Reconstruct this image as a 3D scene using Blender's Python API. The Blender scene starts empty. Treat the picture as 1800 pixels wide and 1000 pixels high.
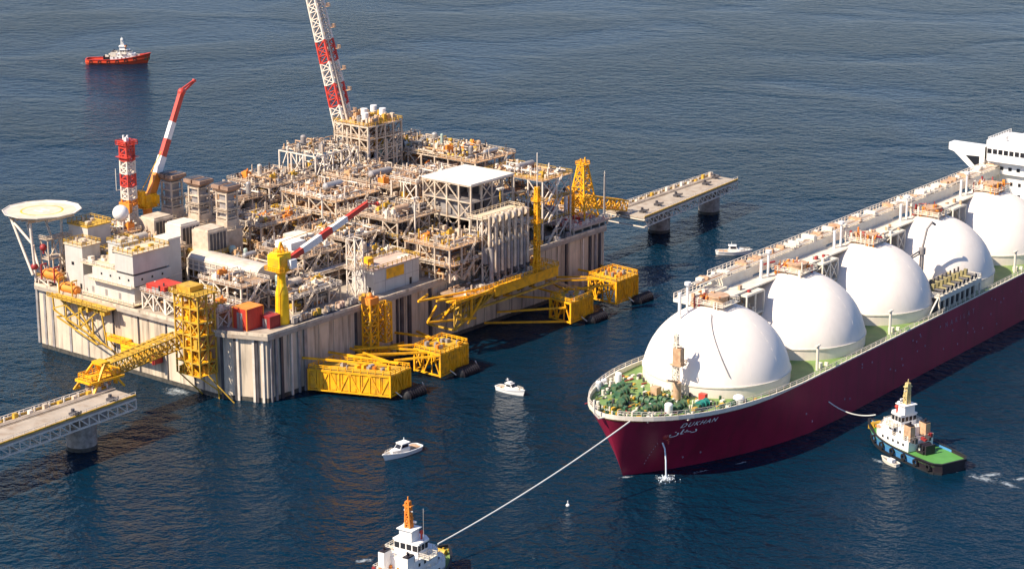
import bpy, math, random
from math import radians as R, sin, cos, pi
from mathutils import Vector, Matrix
C = bpy.context.scene.collection
S = bpy.context.scene
# ------------------------------------------------------------ camera, sky, sun
cam = bpy.data.cameras.new('camera'); co = bpy.data.objects.new('camera', cam); C.objects.link(co)
co.location = (0, 0, 199.08); co.rotation_euler = (R(90 - 15.79), 0, 0)
cam.sensor_width = 36; cam.lens = 36 * 3783.5 / 1800; cam.clip_start = 5; cam.clip_end = 20000
S.camera = co
W = bpy.data.worlds.new('World'); S.world = W; W.use_nodes = True
SUN_EL = 44; SUN_DIR = (-0.88, -0.47)
sky = W.node_tree.nodes.new('ShaderNodeTexSky'); sky.sky_type = 'NISHITA'; sky.sun_disc = False
sky.sun_elevation = R(SUN_EL); sky.sun_rotation = math.atan2(SUN_DIR[0], SUN_DIR[1])
sky.dust_density = 0.6; sky.air_density = 1.0; sky.ozone_density = 3.0
bg = W.node_tree.nodes['Background']; bg.inputs[1].default_value = 0.088
tint = W.node_tree.nodes.new('ShaderNodeMix'); tint.data_type = 'RGBA'; tint.blend_type = 'MULTIPLY'; tint.inputs[0].default_value = 1
tint.inputs[7].default_value = (.95, .97, 1.14, 1)
W.node_tree.links.new(sky.outputs[0], tint.inputs[6]); W.node_tree.links.new(tint.outputs[2], bg.inputs[0])
sl = bpy.data.lights.new('sun', 'SUN'); sl.energy = 5.0; sl.angle = R(0.53); sl.color = (1.0, 0.87, 0.70)
so = bpy.data.objects.new('sun', sl); C.objects.link(so)
ce = cos(R(SUN_EL))
so.rotation_euler = Vector((SUN_DIR[0]*ce, SUN_DIR[1]*ce, sin(R(SUN_EL)))).to_track_quat('Z', 'Y').to_euler()
S.view_settings.view_transform = 'Standard'; S.view_settings.look = 'None'
S.view_settings.gamma = 1; S.view_settings.exposure = 0.70

# ------------------------------------------------------------ materials
MC = {}
def mat(name, col, rough=0.6, metal=0.0, var=0.12, vscale=0.35, stain=None, stain_amt=0.35, stain_scale=0.25, streak=False, spec=0.4):
    if name in MC: return MC[name]
    m = bpy.data.materials.new(name); m.use_nodes = True; MC[name] = m
    nt = m.node_tree; N = nt.nodes; L = nt.links; b = N['Principled BSDF']
    b.inputs['Roughness'].default_value = rough; b.inputs['Metallic'].default_value = metal
    b.inputs['Specular IOR Level'].default_value = spec
    geo = N.new('ShaderNodeNewGeometry')
    n1 = N.new('ShaderNodeTexNoise'); n1.inputs['Scale'].default_value = vscale; n1.inputs['Detail'].default_value = 5
    L.new(geo.outputs['Position'], n1.inputs['Vector'])
    mr = N.new('ShaderNodeMapRange'); mr.inputs[1].default_value = .3; mr.inputs[2].default_value = .7
    mr.inputs[3].default_value = 1 - var; mr.inputs[4].default_value = 1 + var
    L.new(n1.outputs[0], mr.inputs[0])
    mx = N.new('ShaderNodeMix'); mx.data_type = 'RGBA'; mx.blend_type = 'MULTIPLY'; mx.inputs[0].default_value = 1
    mx.inputs[6].default_value = (*col, 1)
    L.new(mr.outputs[0], mx.inputs[7])
    out = mx.outputs[2]
    if stain:
        mp = N.new('ShaderNodeMapping'); L.new(geo.outputs['Position'], mp.inputs['Vector'])
        if streak: mp.inputs['Scale'].default_value = (1, 1, 0.07)
        n2 = N.new('ShaderNodeTexNoise'); n2.inputs['Scale'].default_value = stain_scale; n2.inputs['Detail'].default_value = 6; n2.inputs['Roughness'].default_value = .65
        L.new(mp.outputs[0], n2.inputs['Vector'])
        r2 = N.new('ShaderNodeMapRange'); r2.inputs[1].default_value = .48; r2.inputs[2].default_value = .72; r2.inputs[4].default_value = stain_amt
        L.new(n2.outputs[0], r2.inputs[0])
        m2 = N.new('ShaderNodeMix'); m2.data_type = 'RGBA'; m2.inputs[7].default_value = (*stain, 1)
        L.new(r2.outputs[0], m2.inputs[0]); L.new(out, m2.inputs[6]); out = m2.outputs[2]
    L.new(out, b.inputs['Base Color'])
    return m
concrete = mat('concrete', (.60, .50, .375), .85, var=.16, vscale=.12, stain=(.16, .13, .10), stain_amt=.92, stain_scale=.55, streak=True)
conc_deck = mat('concrete_deck', (.40, .34, .27), .85, stain=(.22, .13, .07), stain_amt=.6, stain_scale=.3)
conc_pier = mat('concrete_pier', (.36, .32, .28), .85, var=.25, vscale=.8, stain=(.12, .10, .09), stain_amt=.7, stain_scale=.5)
tide = mat('tide_band', (.07, .065, .055), .6, var=.4, vscale=1)
steel = mat('pale_steel', (.58, .475, .36), .5, var=.22, stain=(.30, .17, .08), stain_amt=.5, stain_scale=.6)
steel_w = mat('white_steel', (.76, .67, .56), .45, var=.1, stain=(.4, .27, .16), stain_amt=.4, stain_scale=.7)
steel_g = mat('grey_steel', (.29, .27, .26), .5, var=.25, stain=(.25, .16, .10), stain_amt=.4, stain_scale=.5)
steel_d = mat('dark_steel', (.07, .065, .07), .5, var=.3)
vessel_m = mat('insulated_vessel', (.60, .52, .42), .4, .1, var=.12, stain=(.35, .22, .12), stain_amt=.35, stain_scale=.5)
alu = mat('aluminium_cladding', (.42, .40, .38), .4, .4, var=.12, vscale=.8)
grate = mat('grating', (.36, .25, .165), .8, var=.25, vscale=.7, stain=(.42, .22, .08), stain_amt=.7, stain_scale=.3)
grate_g = mat('grey_grating', (.19, .17, .165), .8, var=.25, vscale=1)
rust_deck = mat('ochre_deck', (.54, .33, .17), .8, var=.2, stain=(.30, .15, .07), stain_amt=.5, stain_scale=.4)
pink_deck = mat('pinkish_deck', (.58, .42, .33), .8, var=.12, stain=(.40, .25, .17), stain_amt=.5, stain_scale=.3)
yellow = mat('yellow_paint', (.90, .44, .012), .5, var=.15, stain=(.38, .17, .04), stain_amt=.75, stain_scale=.5)
yellow_b = mat('bright_yellow_paint', (.88, .54, .012), .4, var=.1, stain=(.5, .25, .02), stain_amt=.5, stain_scale=.6)
ochre = mat('ochre_paint', (.56, .34, .04), .5, var=.25, vscale=.6, stain=(.28, .15, .04), stain_amt=.6, stain_scale=.5)
orange = mat('orange_paint', (.78, .26, .04), .45, var=.15)
red = mat('red_paint', (.56, .06, .04), .45, var=.12)
dred = mat('dark_red_paint', (.30, .03, .03), .5, var=.15)
white = mat('white_paint', (.80, .78, .74), .4, var=.04)
cream = mat('cream_paint', (.72, .66, .55), .45, var=.06, stain=(.5, .36, .2), stain_amt=.3, stain_scale=.6)
roofw = mat('white_roof', (.78, .70, .60), .6, var=.05, stain=(.5, .42, .32), stain_amt=.4, stain_scale=.2)
acc_m = mat('cladding_white', (.54, .51, .46), .55, var=.07, stain=(.36, .30, .24), stain_amt=.35, stain_scale=.5, streak=True)
acc_roof = mat('sand_roof', (.62, .50, .35), .8, var=.12, stain=(.62, .40, .12), stain_amt=.5, stain_scale=.25)
window = mat('window_glass', (.02, .022, .028), .12, var=0)
black = mat('black_rubber', (.018, .018, .02), .55, var=.2)
hull_m = mat('maroon_hull', (.27, .014, .045), .42, var=.14, vscale=.12, stain=(.12, .02, .03), stain_amt=.6, stain_scale=.3, streak=True)
cover_m = mat('tank_cover_white', (.85, .77, .68), .5, var=.04, vscale=.08, stain=(.62, .54, .46), stain_amt=.22, stain_scale=.35, streak=True)
skirt_m = mat('tank_skirt_cream', (.76, .68, .57), .5, var=.05, stain=(.5, .40, .28), stain_amt=.3, stain_scale=.3, streak=True)
green = mat('green_deck', (.17, .27, .08), .6, var=.14, vscale=.3, stain=(.32, .30, .12), stain_amt=.45, stain_scale=.25)
green_b = mat('bright_green_deck', (.09, .27, .06), .6, var=.1)
winch_g = mat('winch_green', (.04, .11, .06), .5, var=.5, vscale=.9, stain=(.3, .24, .10), stain_amt=.5, stain_scale=.8)
teal = mat('teal_winch', (.02, .18, .15), .5, var=.4, vscale=.9)
tan = mat('tan_paint', (.50, .33, .20), .5, var=.25, vscale=.8, stain=(.40, .16, .07), stain_amt=.6, stain_scale=.6)
rope_m = mat('pale_rope', (.55, .55, .52), .8, var=.1)
blue = mat('blue_paint', (.07, .24, .48), .4, var=.06)
letter = mat('white_lettering', (.95, .90, .90), .6, var=.05)
letter_f = mat('faded_lettering', (.32, .18, .24), .6, var=.1)
thull = mat('tug_black', (.025, .02, .025), .45, var=.2)
hull_red = mat('orange_red_hull', (.72, .085, .03), .45, var=.15)
cream_y = mat('straw_paint', (.62, .48, .22), .5, var=.15)
cyan_p = mat('pale_green_vessel', (.36, .45, .38), .45, var=.15)
# water
wm = bpy.data.materials.new('sea_water'); wm.use_nodes = True
def water_nodes():
    nt = wm.node_tree; N = nt.nodes; L = nt.links; b = N['Principled BSDF']
    b.inputs['Base Color'].default_value = (.001, .016, .034, 1); b.inputs['IOR'].default_value = 1.25; b.inputs['Specular IOR Level'].default_value = .3
    geo = N.new('ShaderNodeNewGeometry')
    def noise(scale, det, stretch=(1, 1, 1), rot=0, rough=.55, dist=0):
        mp = N.new('ShaderNodeMapping'); mp.inputs['Scale'].default_value = stretch; mp.inputs['Rotation'].default_value = (0, 0, rot)
        L.new(geo.outputs['Position'], mp.inputs['Vector'])
        n = N.new('ShaderNodeTexNoise'); n.inputs['Scale'].default_value = scale; n.inputs['Detail'].default_value = det
        n.inputs['Roughness'].default_value = rough; n.inputs['Distortion'].default_value = dist
        L.new(mp.outputs[0], n.inputs['Vector']); return n.outputs[0]
    def math_(op, a, b_):
        m = N.new('ShaderNodeMath'); m.operation = op
        for i, x in enumerate((a, b_)):
            if isinstance(x, (int, float)): m.inputs[i].default_value = x
            else: L.new(x, m.inputs[i])
        return m.outputs[0]
    big = noise(.05, 2, (1, .6, 1), .5)
    mid = noise(.20, 3, (.75, .9, 1), .35, .55, .3)
    fin = noise(.6, 3, (.8, .9, 1), -.3, .6)
    patch = noise(.011, 3, (.8, 1, 1), .2, .5, .6)
    pr = N.new('ShaderNodeMapRange'); pr.inputs[1].default_value = .38; pr.inputs[2].default_value = .64
    pr.inputs[3].default_value = .4; pr.inputs[4].default_value = 1.25; L.new(patch, pr.inputs[0])
    h = math_('ADD', math_('MULTIPLY', big, .9), math_('ADD', math_('MULTIPLY', mid, 1.45), math_('MULTIPLY', fin, .75)))
    h = math_('MULTIPLY', h, pr.outputs[0])
    bp = N.new('ShaderNodeBump'); bp.inputs['Strength'].default_value = 1; bp.inputs['Distance'].default_value = 1.5
    L.new(h, bp.inputs['Height']); L.new(bp.outputs[0], b.inputs['Normal'])
    b.inputs['Roughness'].default_value = .13
water_nodes()
# foam (thin broken film of bubbles)
fm = bpy.data.materials.new('foam'); fm.use_nodes = True
def foam_nodes():
    nt = fm.node_tree; N = nt.nodes; L = nt.links; b = N['Principled BSDF']
    b.inputs['Base Color'].default_value = (.42, .48, .52, 1); b.inputs['Roughness'].default_value = .8
    geo = N.new('ShaderNodeNewGeometry'); tc = N.new('ShaderNodeTexCoord')
    n = N.new('ShaderNodeTexNoise'); n.inputs['Scale'].default_value = .9; n.inputs['Detail'].default_value = 5; n.inputs['Roughness'].default_value = .7
    L.new(geo.outputs['Position'], n.inputs['Vector'])
    ln = N.new('ShaderNodeVectorMath'); ln.operation = 'LENGTH'; L.new(tc.outputs['Object'], ln.inputs[0])
    fall = N.new('ShaderNodeMapRange'); fall.inputs[1].default_value = .1; fall.inputs[2].default_value = 1.0; fall.inputs[3].default_value = .25; fall.inputs[4].default_value = -.22
    L.new(ln.outputs['Value'], fall.inputs[0])
    ad = N.new('ShaderNodeMath'); L.new(n.outputs[0], ad.inputs[0]); L.new(fall.outputs[0], ad.inputs[1])
    r = N.new('ShaderNodeMapRange'); r.inputs[1].default_value = .5; r.inputs[2].default_value = .95; L.new(ad.outputs[0], r.inputs[0])
    L.new(r.outputs[0], b.inputs['Alpha'])
foam_nodes()

# ------------------------------------------------------------ mesh builder
class MB:
    def __init__(s): s.v = []; s.f = []; s.mi = []; s.sm = []
    def np(s): s.marks = getattr(s, 'marks', []); s.marks.append((len(s.v), len(s.f))); return s
    def add(s, vs, fs, mi=0, sm=False):
        o = len(s.v); s.v += [tuple(v) for v in vs]
        for f in fs: s.f.append([i + o for i in f]); s.mi.append(mi); s.sm.append(sm)
        return s
    def box(s, x0, x1, y0, y1, z0, z1, mi=0):
        v = [(x, y, z) for z in (z0, z1) for y in (y0, y1) for x in (x0, x1)]
        return s.add(v, [(0, 2, 3, 1), (4, 5, 7, 6), (0, 1, 5, 4), (2, 6, 7, 3), (0, 4, 6, 2), (1, 3, 7, 5)], mi)
    def quad(s, pts, mi=0): return s.add(pts, [tuple(range(len(pts)))], mi)
    def prism(s, pts, z0, z1, mi=0, top=None):
        n = len(pts); top = top or pts
        v = [(p[0], p[1], z0) for p in pts] + [(p[0], p[1], z1) for p in top]
        return s.add(v, [tuple(range(n - 1, -1, -1)), tuple(range(n, 2*n))] + [(i, (i+1) % n, n+(i+1) % n, n+i) for i in range(n)], mi)
    def _fr(s, p, q):
        p = Vector(p); q = Vector(q); d = q - p; L = d.length
        if L < 1e-6: return None
        d /= L; up = Vector((0, 0, 1)) if abs(d.z) < .95 else Vector((1, 0, 0))
        a = d.cross(up).normalized(); b = a.cross(d).normalized()
        return p, q, a, b
    def bar(s, p, q, w=.3, h=None, mi=0):
        fr = s._fr(p, q)
        if not fr: return s
        p, q, a, b = fr; h = h or w; a = a*w/2; b = b*h/2
        v = [p-a-b, p+a-b, p+a+b, p-a+b, q-a-b, q+a-b, q+a+b, q-a+b]
        return s.add(v, [(3, 2, 1, 0), (4, 5, 6, 7), (0, 1, 5, 4), (1, 2, 6, 5), (2, 3, 7, 6), (3, 0, 4, 7)], mi)
    def cone(s, p, q, r0, r1, n=10, mi=0, cap=True):
        fr = s._fr(p, q)
        if not fr: return s
        p, q, a, b = fr
        v = [p + a*r0*cos(2*pi*i/n) + b*r0*sin(2*pi*i/n) for i in range(n)] + [q + a*r1*cos(2*pi*i/n) + b*r1*sin(2*pi*i/n) for i in range(n)]
        s.add(v, [(i, (i+1) % n, n+(i+1) % n, n+i) for i in range(n)], mi, True)
        if cap: s.add(v[:n], [tuple(range(n-1, -1, -1))], mi); s.add(v[n:], [tuple(range(n))], mi)
        return s
    def tube(s, p, q, r, n=8, mi=0): return s.cone(p, q, r, r, n, mi)
    def path(s, pts, r, n=7, mi=0):
        for a, b in zip(pts, pts[1:]): s.tube(a, b, r, n, mi)
        for a in pts[1:-1]: s.ball(a, r*1.05, 6, 4, mi)
        return s
    def ball(s, c, r, nu=12, nv=8, mi=0, z0=-1, z1=1, sq=1):
        v = []; a0 = math.asin(max(-1, z0)); a1 = math.asin(min(1, z1))
        for j in range(nv+1):
            t = a0 + (a1-a0)*j/nv
            for i in range(nu):
                u = 2*pi*i/nu; v.append((c[0]+r*cos(t)*cos(u), c[1]+r*cos(t)*sin(u), c[2]+r*sin(t)*sq))
        return s.add(v, [(j*nu+i, j*nu+(i+1) % nu, (j+1)*nu+(i+1) % nu, (j+1)*nu+i) for j in range(nv) for i in range(nu)], mi, True)
    def capsule(s, p, q, r, n=12, mi=0):
        p = Vector(p); q = Vector(q); d = (q-p).normalized()
        s.tube(p, q, r, n, mi); s.cone(q, q+d*r*.35, r, r*.72, n, mi); s.cone(q+d*r*.35, q+d*r*.55, r*.72, r*.2, n, mi)
        s.cone(p, p-d*r*.35, r, r*.72, n, mi); s.cone(p-d*r*.35, p-d*r*.55, r*.72, r*.2, n, mi); return s
    def rail(s, pts, h=1.15, w=.13, step=2.4, mi=0, closed=False):
        P = [Vector(p) for p in pts]
        if closed: P.append(P[0])
        for a, b in zip(P, P[1:]):
            L = (b-a).length; n = max(1, round(L/step))
            for i in range(n+1):
                c = a.lerp(b, i/n); s.bar(c, c+Vector((0, 0, h)), w, mi=mi)
            for k in (h, h*.55): s.bar(a+Vector((0, 0, k)), b+Vector((0, 0, k)), w*.8, mi=mi)
        return s
    def truss(s, p, q, w0, w1, n, ch=.35, br=.22, bands=None, side=None):
        """square lattice from p to q; bands(i)->material index"""
        p = Vector(p); q = Vector(q); d = (q-p).normalized()
        a = Vector(side).normalized() if side else d.cross(Vector((0, 0, 1)) if abs(d.z) < .95 else Vector((1, 0, 0))).normalized()
        b = d.cross(a).normalized()
        def ring(t):
            c = p.lerp(q, t); w = (w0+(w1-w0)*t)/2
            return [c+a*w+b*w, c-a*w+b*w, c-a*w-b*w, c+a*w-b*w]
        for i in range(n):
            A = ring(i/n); B = ring((i+1)/n); m = bands(i) if bands else 0
            for k in range(4):
                s.bar(A[k], B[k], ch, mi=m); s.bar(A[k], A[(k+1) % 4], br, mi=m)
                s.bar(A[k], B[(k+1) % 4], br, mi=m)
                if (i+k) % 2: s.bar(A[(k+1) % 4], B[k], br*.8, mi=m)
        Z = ring(1)
        for k in range(4): s.bar(Z[k], Z[(k+1) % 4], br, mi=m)
        return s
    def frame(s, x0, x1, y0, y1, z0, zs, nx, ny, w=.5, br=.3, brace=True, seed=0):
        rr = random.Random(seed)
        X = [x0+(x1-x0)*i/nx for i in range(nx+1)]; Y = [y0+(y1-y0)*i/ny for i in range(ny+1)]
        zt = zs[-1]
        for i, x in enumerate(X):
            for j, y in enumerate(Y):
                if 0 < i < nx and 0 < j < ny and rr.random() < .6: continue
                s.box(x-w/2, x+w/2, y-w/2, y+w/2, z0, zt)
        for z in zs:
            for x in X: s.box(x-w*.4, x+w*.4, y0+w/2, y1-w/2, z-w*.9, z-.02)
            for y in Y: s.box(x0+w/2, x1-w/2, y-w*.38, y+w*.38, z-w*.85, z-.04)
        if brace:
            zz = [z0]+list(zs)
            for za, zb in zip(zz, zz[1:]):
                for i in range(nx):
                    for y in (y0, y1):
                        if rr.random() < .55:
                            s.bar((X[i], y, za), (X[i+1], y, zb-w), br)
                            if rr.random() < .5: s.bar((X[i+1], y, za), (X[i], y, zb-w), br)
                for j in range(ny):
                    for x in (x0, x1):
                        if rr.random() < .55:
                            s.bar((x, Y[j], za), (x, Y[j+1], zb-w), br)
                            if rr.random() < .5: s.bar((x, Y[j+1], za), (x, Y[j], zb-w), br)
        return s
    def build(s, name, m, parent=None, loc=None, rz=0, smooth=False):
        mk = getattr(s, 'marks', None)
        if mk and len(mk) > 1:
            mk = mk+[(len(s.v), len(s.f))]; parts = []
            if mk[0][0] > 0: mk = [(0, 0)]+mk
            for (a, fa), (b, fb) in zip(mk, mk[1:]):
                if b <= a: continue
                q = MB(); q.v = s.v[a:b]; q.f = [[i-a for i in f] for f in s.f[fa:fb]]; q.mi = s.mi[fa:fb]; q.sm = s.sm[fa:fb]; parts.append(q)
            big = sorted(parts, key=lambda q: -(max(v[2] for v in q.v)-min(v[2] for v in q.v)+max(v[0] for v in q.v)-min(v[0] for v in q.v)))
            if len(big) > 90:
                rest = MB()
                for q in big[90:]:
                    o_ = len(rest.v); rest.v += q.v; rest.f += [[i+o_ for i in f] for f in q.f]; rest.mi += q.mi; rest.sm += q.sm
                big = big[:90]; ro = rest.build(name, m, parent, loc, rz); ro['kind'] = 'stuff'
            out = [q.build(name, m, parent, loc, rz, smooth) for q in big]
            return out[0]
        me = bpy.data.meshes.new(name); me.from_pydata(s.v, [], s.f)
        ms = m if isinstance(m, (list, tuple)) else [m]
        for k in ms: me.materials.append(k)
        me.polygons.foreach_set('material_index', s.mi); me.polygons.foreach_set('use_smooth', [True]*len(s.f) if smooth else s.sm)
        me.update()
        used = sorted(set(s.mi))
        if len(ms) > 1 and len(used) == 1 and used[0] < len(ms):
            k = ms[used[0]]; me.materials.clear(); me.materials.append(k); me.polygons.foreach_set('material_index', [0]*len(s.f))
        o = bpy.data.objects.new(name, me); C.objects.link(o)
        if parent: o.parent = parent
        if loc: o.location = loc
        o.rotation_euler = (0, 0, rz)
        return o
def tag(o, label, cat, group=None, kind=None):
    if label: o['label'] = label
    if cat: o['category'] = cat
    if group: o['group'] = group
    if kind: o['kind'] = kind
    return o
GA = R(51.22); GX, GY = -73.03, 575.65
def pw(u, v, z): return (GX+u*cos(GA)-v*sin(GA), GY+u*sin(GA)+v*cos(GA), z)
def thing(name, label, cat, loc, rz=0, group=None):
    o = bpy.data.objects.new(name, None); C.objects.link(o); o.empty_display_size = 2
    o.location = loc; o.rotation_euler = (0, 0, rz)
    return tag(o, label, cat, group)
def pth(name, label, cat, u, v, z, rot=0, group=None): return thing(name, label, cat, pw(u, v, z), GA+rot, group)
def pone(mb, name, m, u, v, z, label, cat, group=None, rot=0):
    return tag(mb.build(name, m, None, pw(u, v, z), GA+rot), label, cat, group)
def children(o): return [c for c in C.objects if c.parent == o]
def copy_tree(o, parent=None):
    c = o.copy(); C.objects.link(c)
    if parent: c.parent = parent
    for ch in children(o): copy_tree(ch, c)
    return c

# ------------------------------------------------------------ sea
s = MB(); s.quad([(-9000, -3000, 0), (9000, -3000, 0), (9000, 14000, 0), (-9000, 14000, 0)])
o = s.build('sea', wm); o['kind'] = 'structure'
def foam(x, y, lx, ly, rz):
    m = MB(); n = 28; rr = random.Random(int(x*7+y))
    pts = [(cos(2*pi*i/n)*(.8+.2*rr.random()), sin(2*pi*i/n)*(.8+.2*rr.random()), 0) for i in range(n)]
    m.add(pts+[(0, 0, 0)], [(i, (i+1) % n, n) for i in range(n)])
    o = m.build('foam', fm, None, (x, y, .06), rz); o.scale = (lx, ly, 1); o['kind'] = 'stuff'
    return o

# ============================================================ CONCRETE PLATFORM
HZ = 20.0; L0, W0 = 171.5, 95.0
poly = [(6, 0), (L0-6, 0), (L0, 6), (L0, W0-12), (L0-8, W0), (3, W0), (0, W0-3), (0, 14)]
gp = pth('concrete_platform', 'large rectangular concrete gravity platform standing in the sea', 'platform', 0, 0, 0)
m = MB(); m.prism(poly, -6, HZ-1.2); m.build('caisson_wall', concrete, gp)
m = MB()
def offs(pts, d):
    out = []; n = len(pts)
    for i in range(n):
        p0 = Vector(pts[i-1]); p1 = Vector(pts[i]); p2 = Vector(pts[(i+1) % n])
        e1 = (p1-p0).normalized(); e2 = (p2-p1).normalized()
        n1 = Vector((e1.y, -e1.x)); n2 = Vector((e2.y, -e2.x)); b = (n1+n2).normalized()
        out.append(tuple(p1+b*d/max(.3, b.dot(n1))))
    return out
m.prism(offs(poly, 1.3), HZ-1.2, HZ); m.build('deck_slab', conc_deck, gp)
m = MB(); m.prism(offs(poly, .06), -1, 1.3); m.build('tide_mark', tide, gp)
# kerb parapet round the edge
m = MB(); pk = offs(poly, 1.2); pk2 = offs(poly, .8); n = len(pk)
for i in range(n):
    a, b, c, d = pk[i], pk[(i+1) % n], pk2[(i+1) % n], pk2[i]
    m.prism([a, b, c, d], HZ-.3, HZ+.75)
m.build('parapet', concrete, gp)
def wallpt(k, t, off):   # k: 0 long, 1 short, 2 chamfer
    if k == 0: return (6+t, -off)
    if k == 1: return (-off, 14+t)
    a = Vector((0, 14)); b = Vector((6, 0)); d = (b-a).normalized(); nn = Vector((-14, -6)).normalized()
    return tuple(a+d*t+nn*off)
def vstrip(name, k, t, w, dep, z0, z1, mt):
    a = wallpt(k, t-w/2, -.2); b = wallpt(k, t+w/2, -.2); c = wallpt(k, t+w/2, dep); d = wallpt(k, t-w/2, dep)
    m = MB(); P = [a, b, c, d]
    if k == 1: P = P[::-1]
    m.prism(P, z0, z1); return m.build(name, mt, gp)
for t in (6, 9.5, 21, 33, 44, 56, 64, 72, 75.5, 79): vstrip('wall_groove_cover', 1, t, .55 if t < 60 else .9, .25, 1.3, HZ-1.2, steel_d if t in (21, 44, 9.5, 33) else steel_g)
for t, mt in ((1.5, steel_d), (5.6, steel_d), (6.4, steel_w), (11.2, steel_w), (12.2, steel_d), (14, steel_w)): vstrip('riser_pipe', 2, t, .7, .5, -1, HZ-1.2, mt)
rr = random.Random(4)
for t in (1.2, 3.2, 5.5, 9.5, 12.5, 15.2, 36.6, 55, 57, 60.5, 70, 139, 148, 152, 155, 157.5): vstrip('riser_pipe', 0, t, rr.choice((.6, .9, 1.2)), .6, -1, HZ-1.2, rr.choice((steel_w, steel_d, steel_g, steel_g)) if t < 20 or t > 145 else steel_d)
m = MB()
for i in range(26):   # shallow pilasters of the slip-formed cells
    u = 8+i*6.3
    m.box(u, u+.5, -.28, .1, 1.3, HZ-1.2)
m.build('pilasters', concrete, gp)

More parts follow.
